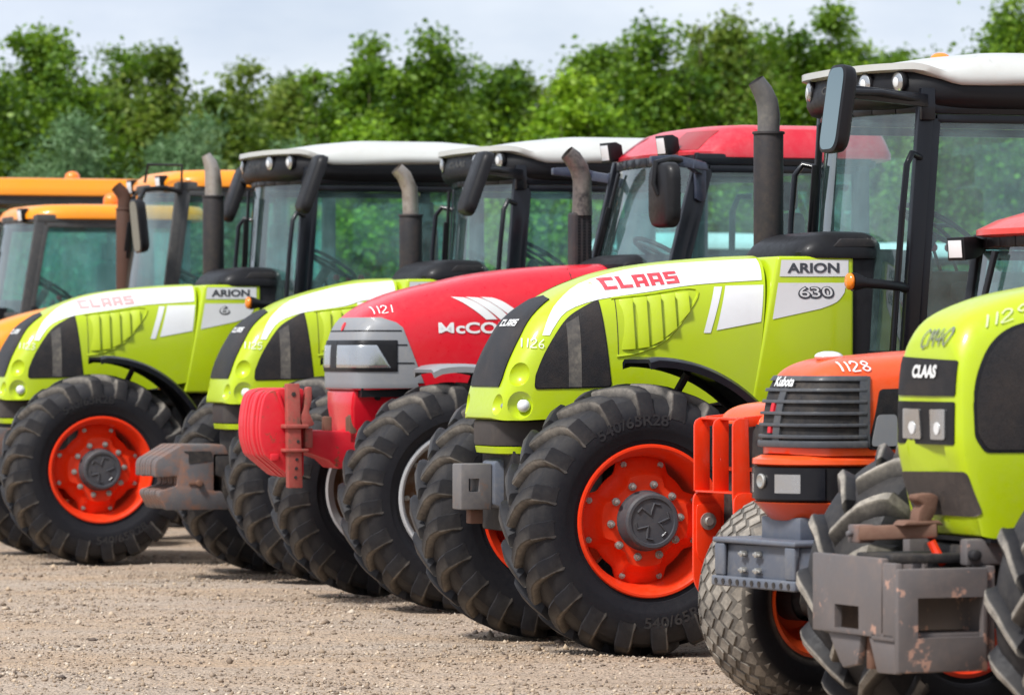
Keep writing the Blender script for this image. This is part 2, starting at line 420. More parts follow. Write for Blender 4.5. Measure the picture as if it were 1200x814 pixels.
def turf_mesh(Rr, W, rr):
    k = ('turf', Rr, W, rr)
    if k in _mc: return _mc[k]
    mb = MB(); mb.d = []; lh = .007; R0 = Rr-lh
    half = [(0, R0), (.2, R0-.004), (.33, R0-.016), (.42, R0-.04), (.48, R0-.085), (.5, R0-.13), (.48, rr+.06), (.44, rr+.03), (.41, rr-.005)]
    half = [(a*W, r) for a, r in half]; prof = [(-a, r) for a, r in reversed(half[1:])] + half
    mb.lathe(prof, 96)
    mb.d += [(.50 if abs(a) < .45*W else .02) for a, r in prof]*96
    def rad(y):
        a = abs(y)/W; pts = [(0, R0), (.2, R0-.004), (.33, R0-.016), (.42, R0-.04), (.48, R0-.085), (.5, R0-.13)]
        for (a0, r0), (a1, r1) in zip(pts, pts[1:]):
            if a <= a1: return r0+(r1-r0)*(a-a0)/(a1-a0)
        return R0-.13
    n = 36; rows = 6; dth = 2*math.pi/n; dy = W*.92/rows
    for r_ in range(rows):
        yc = -W*.46 + dy*(r_+.5)
        for i in range(n):
            th = (i + (.5 if r_ % 2 else 0))*dth
            pl = [(-.5*dth, 0), (-.06*dth, -.80*dy), (.5*dth, 0), (.06*dth, .80*dy)]
            base, top = [], []
            for dt, dyy in pl:
                y = max(-.485*W, min(.485*W, yc+dyy*.70)); t = th+dt
                rb = rad(y)-.006; base.append((rb*math.cos(t), y, rb*math.sin(t)))
                y2 = yc+(y-yc)*.95; t2 = th+dt*.95; rt = rad(y2)+lh
                top.append((rt*math.cos(t2), y2, rt*math.sin(t2)))
            mb.add(base+top, [(4,5,6,7)]+[(q, (q+1) % 4, (q+1) % 4+4, q+4) for q in range(4)]); mb.d += [.6]*4+[1.05]*4
    _mc[k] = mb.mesh('tyre', RUBBER, ang=30); return _mc[k]
def rim_mesh(rr, W, side, mat, style='lobe', matd=None):
    k = ('rim', rr, W, side, mat.name, style)
    if k in _mc: return _mc[k]
    mb = MB(); y1 = .43*W
    mb.lathe([(y1, rr+.022), (y1+.012, rr+.016), (y1+.012, rr+.004), (y1-.002, rr-.008), (y1-.03, rr-.016), (y1-.055, rr-.03), (y1-.12, rr-.045),
              (-y1+.05, rr-.05), (-y1+.01, rr-.012), (-y1-.008, rr+.004), (-y1-.006, rr+.02), (-y1+.02, rr+.008), (y1-.02, rr+.004)], 72, True, side)
    ro = rr-.038; n = 96
    if style == 'lobe':
        nl = 4; ph = R(18)
        def rout(t):
            c = .5+.5*math.cos(nl*(t-ph)); c = max(0, min(1, (c-.14)/.42)); c = c*c*(3-2*c); return ro*(.83+.17*c)
    else:
        def rout(t): return ro
    yd = y1*.42 if style != 'deep' else -.02
    ks = [(0, .30, .055), (0, .5, .055), (0, .70, .052), (0, .745, .030), (0, .80, .004), (0, .90, -.010), (0, 1.0, -.03)]
    front, back = [], []
    for i in range(n):
        t = 2*math.pi*i/n; ra = rout(t)
        for _, f, dy in ks:
            r = ra*f if f > .6 else ro*f
            front.append((r*math.cos(t), side*(yd+dy), r*math.sin(t))); back.append((r*math.cos(t), side*(yd+dy-.014), r*math.sin(t)))
    m = len(ks); fs = []
    for i in range(n):
        i2 = (i+1) % n
        for j in range(m-1):
            fs.append((i*m+j, i*m+j+1, i2*m+j+1, i2*m+j)); fs.append((n*m+i*m+j, n*m+i2*m+j, n*m+i2*m+j+1, n*m+i*m+j+1))
        fs.append((i*m+m-1, n*m+i*m+m-1, n*m+i2*m+m-1, i2*m+m-1))
    mb.m = 1 if matd else 0
    mb.add(front+back, fs)
    _mc[k] = mb.mesh('wheel_rim', [mat, matd] if matd else mat, ang=40); return _mc[k]
def hub_mesh(rr, W, side):
    k = ('hub', rr, W, side)
    if k in _mc: return _mc[k]
    mb = MB(); yd = .43*W*.42; h = .40*rr
    mb.lathe([(-.1, h*1.05), (yd+.06, h*1.05), (yd+.07, h), (yd+.155, h*.97), (yd+.168, h*.90), (yd+.168, h*.80), (yd+.160, h*.77), (yd+.160, .001)], 40, False, side)
    y = yd+.160
    for a in range(3):    # raised trefoil cast in the cap
        t = R(90+120*a)
        mb.tube([(h*.62*math.cos(t+s)*q, side*(y+.002), h*.62*math.sin(t+s)*q) for s, q in ((-.75, 1), (-.4, .98), (-.2, .55), (0, .35), (.2, .55), (.4, .98), (.75, 1))], .006, 6)
    mb.lathe([(-W*.5, h*.5), (-.05, h*.9)], 20, False, side)
    _mc[k] = mb.mesh('hub', HUBG, ang=35); return _mc[k]
def nut_mesh(r=.014, h=.03):
    k = ('nut', r)
    if k in _mc: return _mc[k]
    mb = MB(); mb.lathe([(-.012, r*1.5), (.006, r*1.5), (.006, r), (h, r), (h, r*.55), (h+.012, r*.5), (h+.012, .0005)], 12)
    _mc[k] = mb.mesh('wheel_nut', STEEL, ang=30); return _mc[k]
def wheel(root, name, loc, Rr, W, rr, side, rim, nl=20, steer=0, style='lobe', nuts=False, dusty=1., tyre='ag', matd=None, narrow=False, letters=None, spin=0.):
    w = link(name, rim_mesh(rr, W, side, rim, style, matd), root, loc); w.rotation_euler = (0, spin, R(steer)); w.rotation_mode = 'XYZ'
    me = tyre_mesh(Rr, W, rr, nl, dusty, narrow=narrow) if tyre == 'ag' else turf_mesh(Rr, W, rr)
    link('tyre', me, w)
    link('hub', hub_mesh(rr, W, side), w)
    if letters:
        vs, fs = text2d(letters, .02); a0 = min(v[0] for v in vs); a1 = max(v[0] for v in vs); hh = .055/.7
        for mid in (270, 95):
            lm = MB(); r0 = rr+(Rr-rr)*.36; L = (a1-a0)*hh/r0
            P = []
            for u, v in vs:      # +X is forward, which is to the reader's left on the left-hand side
                k_ = (u-a0)*hh/r0-L/2
                t = R(mid)+k_*1.12 if mid < 180 else R(mid)-k_*1.12
                q = r0+v*hh if mid < 180 else r0+.055-v*hh
                P.append((q*math.cos(t), side*(.4985*W+.0035), q*math.sin(t)))
            lm.add(P, fs); lm.build('sidewall_lettering', LETT, w)
    if nuts:
        yd = .43*W*.42; ro = rr-.038
        for i in range(10):
            t = 2*math.pi*(i+.35)/10; b = link('wheel_nut', nut_mesh(), w, (ro*.565*math.cos(t), side*(yd+.055), ro*.565*math.sin(t)))
            if side < 0: b.rotation_euler = (math.pi, 0, 0)
        for i in range(4):
            for s in (-.34, .34):
                t = R(18)+math.pi/2*i+s
                b = link('rim_bolt', nut_mesh(.011, .02), w, (ro*.90*math.cos(t), side*(yd-.012), ro*.90*math.sin(t)))
                if side < 0: b.rotation_euler = (math.pi, 0, 0)
    return w

# ------------------------------------------------------------------ shared tractor pieces
def hood_mb(rows, n=3.6, m=40, sub=6, taper=.0):
    mb = MB(); rings = []
    for X, zt, zb, w in catmull(rows, sub):
        ring = []; h = max(zt-zb, .002)
        for k in range(m+1):
            t = math.pi*k/m; c, s = math.cos(t), math.sin(t)
            yy = w*math.copysign(abs(c)**(2/n), c); zz = abs(s)**(2/n)
            ring.append((X, yy*(1-taper*zz), zb+h*zz))
        rings.append(ring)
    mb.loft(rings); return mb
def slab(levels, x0, x1, w, n=7, m=64, front=None):
    """stack of rounded outlines: levels = (z, inset front, inset side, inset back)"""
    mb = MB(); rings = []
    for z, fi, si, bi in levels:
        a, b = x0+bi, x1-fi; cx, hx, hy = (a+b)/2, (b-a)/2, w-si; ring = []
        for k in range(m):
            t = 2*math.pi*k/m; c, s = math.cos(t), math.sin(t)
            x = cx+hx*math.copysign(abs(c)**(2/n), c); y = hy*math.copysign(abs(s)**(2/n), s)
            zz = z; xx = x
            if front: xx, zz = front(x, y, z)
            ring.append((xx, y, zz))
        rings.append(ring)
    mb.loft(rings); return mb
def lamp(root, name, c, r, d=(1, 0, 0), depth=.06, square=False, mat=None):
    c = Vector(c); d = Vector(d).normalized(); mb = MB()
    if not square:
        mb.tube([c-d*depth, c-d*depth*.3, c, c+d*.006], [r*.6, r*1.12, r*1.18, r*1.12], 24)
        mb.m = 1; mb.tube([c+d*.007, c+d*.014, c+d*.018], [r, r*.85, r*.4], 24); mb.m = 2; mb.tube([c+d*.0185, c+d*.0215], [r*.5, r*.36], 20)
    else:
        s = Vector((-d.y, d.x, 0)).normalized(); u = s.cross(d)
        def ring(o, a, b): return [c+d*o+s*(i*a)+u*(j*b) for i, j in ((-1,-1),(1,-1),(1,1),(-1,1))]
        mb.loft([ring(-depth, r*.7, r*.6), ring(-depth*.5, r*1.1, r*1.0), ring(.004, r*1.15, r*1.05)])
        mb.m = 1; mb.loft([ring(.005, r*.95, r*.85), ring(.009, r*.92, r*.82)])
    return mb.build(name, [BLACK, mat or (LAMPW if square else REFL), LAMPW], root, bevel=.003 if square else 0)
def cab(root, p):
    xa0, xa1, zb, zt, w0, w1, xb = p['xa0'], p['xa1'], p['zb'], p['zt'], p['w0'], p['w1'], p['xb']
    bow = p.get('bow', .16); zw = p.get('zw', zb+.5); rp = p.get('rib', .10); fm = p.get('frame', BLACKG)
    def A(z):
        t = (z-zb)/(zt-zb); return xa0+(xa1-xa0)*t
    def Wd(z): return w0+(w1-w0)*(z-zb)/(zt-zb)
    fr = MB()
    for s in (1, -1):
        fr.bar((xa0, s*w0, zb), (xa1, s*w1, zt), .055, rp, up=(1, 0, 0))
        fr.bar((xb, s*w0, zb), (xb+.02, s*w1, zt), .055, .08, up=(1, 0, 0))
        fr.bar((xa1+rp/2, s*w1, zt-.03), (xb-.03, s*w1, zt-.03), .06, .07)
        fr.bar((xa0+rp/2, s*w0, zb), (xb-.03, s*w0, zb), .06, .12)
        fr.box(xb-.02, xa0, s*w0-.03, s*w0+.03, zb-.45, zb-.04)
    fr.bar((xb, -w1, zt-.03), (xb, w1, zt-.03), .07, .06); fr.bar((xb, -w0, zb), (xb, w0, zb), .07, .1)
    k = 8
    for z, hh in ((zt-.03, .06), (zw, .05)):
        ww = Wd(z)
        for i in range(k):
            a, b = -ww+2*ww*i/k, -ww+2*ww*(i+1)/k
            fr.bar((A(z)+bow*(1-(a/ww)**2), a, z), (A(z)+bow*(1-(b/ww)**2), b, z), .04, hh)
    fr.box(xb, xa0-.02, -w0+.04, w0-.04, zb-.42, zb-.36)
    fo = fr.build('cab_frame', fm, root, bevel=.008)
    ws = MB(); gy, gz = 14, 6
    for e in (0,):
        vs = []
        for j in range(gz+1):
            z = zw+(zt-.05-zw)*j/gz; ww = Wd(z)-.03
            for i in range(gy+1):
                y = -ww+2*ww*i/gy; vs.append((A(z)+bow*(1-(y/Wd(z))**2)+e, y, z))
        ws.add(vs, [(j*(gy+1)+i, j*(gy+1)+i+1, (j+1)*(gy+1)+i+1, (j+1)*(gy+1)+i) for j in range(gz) for i in range(gy)])
    wo = ws.build('windscreen', GLASSW, root)
    wy = p.get('wiper', -.3)
    wm = MB(); z0, z1 = zt-.08, zt-.75
    wm.bar((A(z0)+bow*.9+.02, wy, z0), (A(z1)+bow*.6+.03, wy-.12, z1), .03, .02); wm.bar((A(z1+.45)+bow*.85+.035, wy-.02, z1+.45), (A(z1-.2)+bow*.5+.04, wy-.2, z1-.2), .016, .03)
    wm.build('wiper', BLACK, wo, bevel=.003)
    # doors left and right
    for s in (1, -1):
        d = MB(); x0b, x0t, x1 = A(zb+.05)-rp*.55, A(zt-.07)-rp*.55, xb+.07
        def Y(z): return s*(Wd(z)+.012)
        q = [(x0b, zb+.08), (x0t, zt-.09), (x1, zt-.09), (x1, zb+.08)]
        for (a, za), (b, zb_) in zip(q, q[1:]+q[:1]):
            d.bar((a, Y(za), za), (b, Y(zb_), zb_), .035, .045, up=(0, 0, 1) if abs(a-b) > .3 else (1, 0, 0))
        do = d.build('door', fm, root, bevel=.006)
        g = MB()
        for e in (0,): g.add([(a, Y(z)+e, z) for a, z in q], [(0, 1, 2, 3)])
        g.build('door_glass', GLASS, do)
        h = MB(); h.box(x0b-.16, x0b-.10, min(Y(zb+.7), Y(zb+.7)+s*.03), max(Y(zb+.7), Y(zb+.7)+s*.03), zb+.58, zb+.78); h.build('door_handle', BLACK, do, bevel=.008)
    rw = MB()
    for e in (0,): rw.add([(xb+e, -w0+.04, zb+.06), (xb+e, w0-.04, zb+.06), (xb+.02+e, w1-.04, zt-.07), (xb+.02+e, -w1+.04, zt-.07)], [(0, 1, 2, 3)])
    rw.build('rear_window', GLASS, root)
    # inside
    iz = p.get('iz', 0); xs = xb+.55; zs = zb+.12+iz
    se = MB(); se.box(xs-.25, xs+.27, -.26, .26, zs+.32, zs+.44); se.box(xs-.36, xs-.22, -.25, .25, zs+.44, zs+1.02); se.box(xs-.16, xs+.14, -.16, .16, zs-.45, zs+.32)
    so = se.build('driver_seat', SEATM, root, bevel=.04, seg=3)
    hr = MB(); hr.box(xs-.36, xs-.24, -.13, .13, zs+1.04, zs+1.22); hr.build('headrest', SEATM, so, bevel=.03)
    ds = MB(); xd = xa0-.05; zk = zb; zb = zb+iz
    ds.box(xd-.28, xd+.05, -.2, .2, zb-.3, zb+.62); ds.box(xd-.3, xd+.03, -.28, .28, zb+.55, zb+.72); ds.bar((xd-.22, 0, zb+.5), (xd-.42, 0, zb+.82), .07, .07)
    ds.box(xb+.2, xb+1.0, -.62, -.36, zb-.3, zb+.62)
    do = ds.build('dashboard', RUBC, root, bevel=.02)
    for i in range(4):
        lv = MB(); lv.cyl((xb+.55+.1*i, -.5, zb+.6), (xb+.60+.1*i, -.5, zb+.74), .010, n=8); lv.m = 1; b_ = ball((xb+.605+.1*i, -.5, zb+.755), .028, 10); lv.add(b_.v, b_.f); lv.build('control_lever', [BLACK, LETR], do)
    st = MB(); c = Vector((xd-.44, 0, zb+.86)); ax = Vector((-.5, 0, .86)).normalized(); e1 = Vector((0, 1, 0)); e2 = ax.cross(e1); L = []
    for i in range(25): t = 2*math.pi*i/24; L.append(c+(e1*math.cos(t)+e2*math.sin(t))*.225)
    st.tube(L, .015, 8, False)
    for i in range(3): t = 2*math.pi*i/3; st.tube([c, c+(e1*math.cos(t)+e2*math.sin(t))*.2], .012, 6)
    st.build('steering_wheel', BLACK, do)
    return fo, A, Wd
def mirror(root, c, w, h, arm, yaw=0, glassfront=False, mat=BLACK, tilt=0):
    a = MB(); a.tube(arm, .019, 10); ao = a.build('mirror_arm', BLACK, root)
    poly = roundpoly([(-w/2, -h/2), (w/2, -h/2), (w/2, h/2), (-w/2, h/2)], w*.32, 5)
    hd = MB(); M = Matrix.Translation(c) @ Matrix.Rotation(R(yaw), 4, 'Z') @ Matrix.Rotation(R(tilt), 4, 'Y')
    rings = []
    for x, s in ((-.035, .9), (-.03, 1.0), (.005, 1.0), (.03, .93), (.045, .78)):
        rings.append([M @ Vector((x*(-1 if glassfront else 1), y*s, z*(s*.5+.5))) for y, z in poly])
    hd.loft(rings); ho = hd.build('mirror', mat, root, ang=50)
    g = MB(); xx = .037 if glassfront else -.037
    g.add([M @ Vector((xx, y*.84, z*.93)) for y, z in poly], [tuple(range(len(poly)))]); g.build('mirror_glass', MIRR, ho)
    return ho
def under(root, xr, zt=1.35, w=.26, axle=.8, za=.7, xf=.5, mat=DARK):
    mb = MB()
    mb.box(xr, xf, -w, w, .62, zt-.12); mb.box(xr-.6, xr+.1, -w-.06, w+.06, .5, 1.15)
    mb.box(-.5, xf-.1, -w*.7, w*.7, .55, .68)
    for i in range(7): mb.box(-.95+.16*i, -.87+.16*i, -w-.05, w+.05, .75+.02*(i % 3), zt-.16)
    mb.cyl((-1.2, w, .86), (-.2, w+.06, .98), .05); mb.cyl((-.9, w+.05, zt-.2), (.0, w+.03, zt-.24), .03)
    o = mb.build('engine_block', mat, root, bevel=.015)
    ax = MB(); ax.tube([(0, -axle+.1, za), (0, -.25, za+.03), (0, 0, za-.02), (0, .25, za+.03), (0, axle-.1, za)], [.085, .10, .15, .10, .085], 16)
    ax.bar((-.14, -axle+.12, za), (-.14, axle-.12, za), .04, .04)
    ax.build('front_axle', mat, root)
    return o
def mudguard(root, cx, cz, y0, y1, r, a0, a1, mat=BLACKG):
    mb = MB(); rings = []
    for i in range(25):
        t = R(a0+(a1-a0)*i/24); c, s = math.cos(t), math.sin(t); e = .0 if 0 < i < 24 else -.012
        def q(y, d): return (cx+(r+d+e)*c, y, cz+(r+d+e)*s)
        rings.append([q(y0, -.045), q(y0, -.01), q(y0+.03, .008), q(y1-.03, .008), q(y1, -.01), q(y1, -.045), q(y1-.015, -.04), q(y1-.04, -.012), q(y0+.04, -.012), q(y0+.015, -.04)])
    mb.loft(rings); o = mb.build('mudguard', mat, root, ang=45)
    t = R(a1+(a0-a1)*.3); b = MB(); b.tube([(cx+(r-.02)*math.cos(t), y0+.1, cz+(r-.02)*math.sin(t)), (cx+(r-.12)*math.cos(t), y0+.02, cz+(r-.14)*math.sin(t)), (cx-.05, y0-.12, cz+.25)], .022, 8)
    b.build('mudguard_bracket', DARK, o); return o
def exhaust(root, x, y, z0, z1, r, tip, rt, mat=MUFF, tmat=CHROME_EX, collar=True):
    mb = MB(); mb.cyl((x, y, z0), (x, y, z1), r, n=28)
    if collar: mb.lathe([(z1-.002, r*1.09), (z1+.012, r*1.09), (z1+.012, r*.6)], 28, ax='z', o=(x, y, 0)); 
    o = mb.build('exhaust', mat, root, bevel=.004)
    t = MB(); t.tube(tip, rt, 20, False); t.tube([Vector(q) for q in tip], [a*.86 for a in rt], 20, False)
    t.build('exhaust_tip', tmat, o, ang=60); return o

def wrap(name, mats, parent, bvh, z0, z1, a0, a1, off, c=(0, 0), n=30, thick=None, nz=6, bevel=0):
    """a strip that follows the body round its nose between two headings"""
    mb = MB(); L = []
    for e in ((off, -.004) if thick is None else (off, off-thick)):
        g = []
        for j in range(nz+1):
            z = z0+(z1-z0)*j/nz
            b0, b1 = (a0(z), a1(z)) if callable(a0) else (a0, a1)
            for i in range(n+1):
                a = R(b0+(b1-b0)*i/n); d = Vector((math.cos(a), math.sin(a), 0))
                q, nn, k, dist = bvh.ray_cast(Vector((c[0], c[1], z))+d*3, -d)
                if q is None: q = Vector((c[0], c[1], z))+d*.3
                g.append(q+d*e)
        L.append(g)
    m = n+1; N_ = m*(nz+1); f = []
    for j in range(nz):
        for i in range(n):
            a = j*m+i; f += [(a, a+1, a+m+1, a+m), (N_+a, N_+a+m, N_+a+m+1, N_+a+1)]
    rim = [i for i in range(n+1)] + [j*m+n for j in range(1, nz+1)] + [nz*m+i for i in range(n-1, -1, -1)] + [j*m for j in range(nz-1, 0, -1)]
    f += [(rim[i], rim[(i+1) % len(rim)], N_+rim[(i+1) % len(rim)], N_+rim[i]) for i in range(len(rim))]
    mb.add(L[0]+L[1], f); return mb.build(name, mats, parent, bevel=bevel)
# ------------------------------------------------------------------ tractors of the lime make
GRP = 'tractors parked in a row'
def pose(name, label, x, y, yaw, cat='tractor', group=GRP): return thing(name, label, cat, (x, y, 0), R(180+yaw), group)
def word(name, s, mat, parent, bvh, x0, x1, z0, z1, slope=0, shear=0, bold=0., off=.004, mode='L'):
    sh = s if isinstance(s, tuple) else text2d(s, bold)
    return lay(name, mat, parent, bvh, fit(sh, x0, x1, z0, z1, slope, shear), mode, off, .025)
def lime_tractor(label, x, y, yaw, num, dx=0., dz=0., word_m=LETR, panel_txt='630', steer=(0, 0), nuts=True, dim=None, lamp_glass=False):
    r = pose('tractor', label, x, y, yaw)
    rows = [(.600,1.245,1.222,.20),(.590,1.30,1.215,.27),(.565,1.40,1.21,.315),(.525,1.53,1.21,.345),(.46,1.66,1.21,.37),(.375,1.775,1.215,.385),
            (.20,1.885,1.22,.40),(.05,1.952,1.225,.41),(-.146,2.012,1.24,.415),(-.438+dx*.4,2.055,1.28,.42),(-.732+dx,2.080,1.32,.425),(-.905+dx,2.088,1.34,.425)]
    hm = hood_mb(rows, 3.8, 44)
    xr = -.905+dx
    hm.v = [(a + max(0, min(1, (xr+.35-a)/.35))*(2.088-c)*.13, b, c) for a, b, c in hm.v]
    bv0 = bvh_of(hm)
    h = hm.build('hood', LIME, r, ang=50)
    cut = []; white = []
    for s in (1, -1):
        for X, Y, Z, rad, dep, dd in ((.49,.335,1.452,.080,.044,(.60,.79,.12)), (.475,.335,1.292,.086,.044,(.55,.83,-.05)), (.55,.235,1.292,.070,.038,(.86,.50,0))):
            d = Vector((dd[0], s*dd[1], dd[2])).normalized(); p = Vector((X, s*Y, Z))
            q, nn, i, dist = bv0.ray_cast(p+d*.6, -d)
            if q is None: continue
            if nn.dot(d) < 0: nn = -nn
            cut.append(ball(q+nn*dep, rad, 24))
            if Z < 1.4: white.append((q, nn, d, s, X))
    diff(h, cut)
    for q, nn, d, s, X in white:
        b = ball(q-nn*.024+Vector((-.016, s*.008, -.004)), .020 if X > .52 else .036, 14); b.build('headlight', LAMPW if X < .52 else REFL, h)
    bv = bvh_obj(h)
    side = spline([(.006,1.389),(.412,1.377)], 1)
    m = roundpoly([(.412,1.379)]+spline([(.405,1.45),(.348,1.574),(.234,1.731),(.12,1.806),(.053,1.835)], 4)+[(.006,1.389)], .02, 3)
    for mode in 'LR':
        lay('side_mesh', MESH, h, bv, P1(m), mode, .007, .025, 1)
        lay('mesh_seal', BLACK, h, bv, P1(roundpoly([(a+(a-.2)*.035, b+(b-1.6)*.03) for a, b in m], .01, 2)), mode, .0045, .022)
        lay('radiator_edge', paint('seen_radiator_edge', (.055,.053,.054), .6, coat=0, dust=.7), h, bv, P1([(.235,1.385),(.165,1.385),(.165,1.755),(.235,1.715)]), mode, .0085, .03)
        w = spline([(.362,1.655),(.313,1.75),(.242,1.832),(.099,1.927),(-.141,2.0),(-.43+dx*.4,2.038),(-.885+dx,2.066)], 3) + spline([(-.868+dx,1.950),(-.5+dx*.5,1.925),(-.237,1.886),(.051,1.842),(.218,1.781),(.295,1.70),(.325,1.655)], 3)
        lay('white_stripe', WHITE, h, bv, P1(w), mode, .0035, .022)
        lay('white_stripe', WHITE, h, bv, P1([(-.594+dx,1.914),(-.638+dx,1.914),(-.555+dx,1.669),(-.516+dx,1.669)]), mode, .0035, .03)
        lay('white_stripe', WHITE, h, bv, P1([(-.657+dx,1.919),(-.872+dx,1.925),(-.842+dx,1.729),(-.589+dx,1.683)]), mode, .0035, .03)
        vt = MB(); s = 1 if mode == 'L' else -1
        tops = lambda q: 1.845 + (-.06-q)*.11
        def bots(q):
            t = (-.06-q)/.39; return 1.578 + .03*t + .22*max(0, t-.25)**2.0*1.55
        for i in range(5):
            a, b = -.058-.078*i, -.058-.078*(i+1)+.010
            vs = []
            for xx, o in ((a, .004), (b, .030)):
                for zz in (bots(xx), tops(xx)):
                    q, nn, k, dist = bv.ray_cast(Vector((xx, 3*s, zz)), Vector((0, -s, 0)))
                    vs += [(xx, q.y+s*o, zz), (xx, q.y-s*.012, zz)]
            vt.add(vs, [(0,4,6,2),(1,3,7,5),(0,2,3,1),(4,5,7,6),(0,1,5,4),(2,6,7,3)])
        vt.build('side_vent', LIME_D, h, bevel=.004)
        lay('panel_gap', DARK, h, bv, P1([(-.040,1.555),(-.040,1.85),(-.036,1.85),(-.036,1.555)]), mode, .0025, .05)
        ridge = [(-.03,1.545),(-.15,1.565),(-.3,1.63),(-.42,1.76),(-.49,1.90),(-.2,1.87),(-.02,1.85)]
        pts = []
        for xx, zz in spline(ridge, 5):
            q, nn, k, dist = bv.ray_cast(Vector((xx, 3*s, zz)), Vector((0, -s, 0))); pts.append(q)
        rg = MB(); rg.tube(pts, .008, 6); rg.build('vent_ridge', LIME_D, h)
    if num != '1125': word('lettering', block_word(), word_m, h, bv, .003, -.408, 1.892, 1.955, .040, -.010, off=.006)
    lay('painted_number', LETW, h, bv, fit(strokes(num, .09), .462, .362, 1.590, 1.640, -.006, .01), 'L', .008, .012)
    g = [(-.235,1.385),(.235,1.385)]+spline([(.25,1.43),(.25,1.6),(.225,1.74),(.165,1.845)], 4)+[(0,1.865)]+spline([(-.165,1.845),(-.225,1.74),(-.25,1.6),(-.25,1.43)], 4)
    gr = lay('front_grille', MESH, h, bv, P1(g), 'F', .008, .02, 1)
    gl = block_word(); lay('grille_badge', LETW, h, bv, fit(gl, -.13, .13, 1.70, 1.735, 0, .006), 'F', .012, .05)
    rid = MB()
    q0 = [bv.ray_cast(Vector((3, 0, z)), Vector((-1, 0, 0)))[0] for z in np.linspace(1.40, 1.84, 10)]
    # nose bottom
    nb = slab([(1.075,.0,.0,0),(1.09,-.004,-.004,0),(1.20,-.004,-.004,0),(1.232,.03,.03,0)], -.3, .575, .285, 5); nb.build('nose_band', paint('grey_band_plastic', (.045,.04,.04), .5, coat=.05, dust=.7, dustc=(.16,.13,.1)), r, ang=45)
    nl = slab([(1.026,.05,.03,0),(1.034,.01,.005,0),(1.066,.002,.002,0),(1.074,.012,.012,0)], -.25, .575, .285, 5); nl.build('nose_lip', LIME_D, r, ang=45)
    # side panel behind the hood
    pn = MB(); pn.prism([(-.932+dx,2.078),(-1.372+dx,2.080),(-1.372+dx,1.26),(-.775+dx,1.26)], -.432, .432)
    po = pn.build('side_panel', LIME, r, bevel=.018, seg=3); pb = bvh_obj(po)
    lay('white_stripe', WHITE, po, pb, P1([(-.952+dx,2.058),(-1.338+dx,2.060),(-1.338+dx,1.972),(-.942+dx,1.970)]), 'L', .0025, .1)
    lay('white_stripe', WHITE, po, pb, P1([(-.934+dx,1.936),(-1.325+dx,1.938)]+spline([(-1.315+dx,1.885),(-1.27+dx,1.835),(-1.18+dx,1.80)], 4)+[(-.902+dx,1.742)]), 'L', .0025, .1)
    word('lettering', 'ARION', LETD, po, pb, -.985+dx, -1.285+dx, 1.988, 2.042, .003, 0, .035, .005)
    if panel_txt:
        tw = .19*len(panel_txt)/3
        word('number_shadow', panel_txt, LETD, po, pb, -1.052+dx, -1.072-tw+dx, 1.850, 1.918, .004, -.012, .07, .0045)
        word('panel_number', panel_txt, WHITE, po, pb, -1.060+dx, -1.060-tw+dx, 1.860, 1.912, .004, -.012, .0, .0065)
    fl = MB(); fl.box(-1.40+dx, -.86+dx, -.29, .29, 1.2, 1.97); fl.box(-1.66+dx, -1.37+dx, -.41, .41, 1.0, 2.12); fl.build('firewall', BLACK, r, bevel=.01)
    cw = slab([(2.07,.0,.0,0),(2.10,-.006,-.004,0),(2.15,.03,.02,0),(2.19,.09,.05,.03),(2.21,.16,.1,.06),(2.218,.24,.2,.12)], -1.58+dx, -1.045+dx, .44, 5)
    co = cw.build('cowl', BLACK, r, ang=50)
    vv = MB(); vv.prism([(-1.25+dx,2.13),(-1.50+dx,2.13),(-1.47+dx,2.175),(-1.30+dx,2.175)], .40, .432); vv.build('cowl_vent', DARK, co, bevel=.006)
    under(r, -1.4, 1.4)
    for s in (1, -1):
        wheel(r, 'front_wheel', (0, s*.78, .70), .705, .50, .375, s, RIM, 20, steer[0 if s > 0 else 1], nuts=nuts and s > 0, letters='540/65R28' if s > 0 else None, spin=.3*s)
        wheel(r, 'rear_wheel', (-2.72, s*.86, .90), .905, .60, .50, s, RIM, 22, 0, nuts=False, spin=.7)
        mudguard(r, -2.72, .90, s*.58 if s > 0 else s*1.16, s*1.16 if s > 0 else s*.58, .96, 25, 150)
        mudguard(r, -.02, .70, s*.60 if s > 0 else s*1.03, s*1.03 if s > 0 else s*.60, .835, 166, 88)
    # cab
    cab(r, dict(xa0=-1.555+dx, xa1=-1.68+dx, zb=.98, zt=2.90+dz, w0=.65, w1=.69, xb=-3.05+dx, bow=.20, zw=1.55, iz=.42))
    def lift(x, y, z):
        xx = x - (.12*(y/.86)**2 if x > -2.0+dx else 0)
        if z < 3.05+dz:
            t = max(0, min(1, (x-(-1.76+dx))/.26)); t = t*t*(3-2*t)
            z2 = z + .075*t + (.025*max(0, min(1, (-1.95+dx-x)/.6)))
            return xx, z2
        return xx, z
    ro = slab([(2.985+dz,.03,.012,.01),(2.995+dz,.0,0,0),(3.03+dz,.0,0,0),(3.065+dz,.03,.012,.03),(3.10+dz,.12,.04,.08),(3.13+dz,.26,.09,.15),(3.16+dz,.45,.17,.3),(3.182+dz,.68,.30,.5),(3.19+dz,.85,.5,.7)], -3.40+dx, -1.40+dx, .81, 5.5, 72, lift)
    rf = ro.build('cab_roof', CREAM, r, ang=55)
    vz = slab([(2.865+dz,.10,.07,.1),(2.88+dz,.05,.035,.05),(2.93+dz,.025,.015,.03),(3.0+dz,.03,.02,.02),(3.062+dz,.05,.04,.02)], -3.38+dx, -1.40+dx, .80, 5.5, 72, lambda x, y, z: (x-(.12*(y/.86)**2 if x > -2.0+dx else 0), z))
    vz.build('roof_trim', BLACK, rf, ang=50); vb = bvh_of(vz)
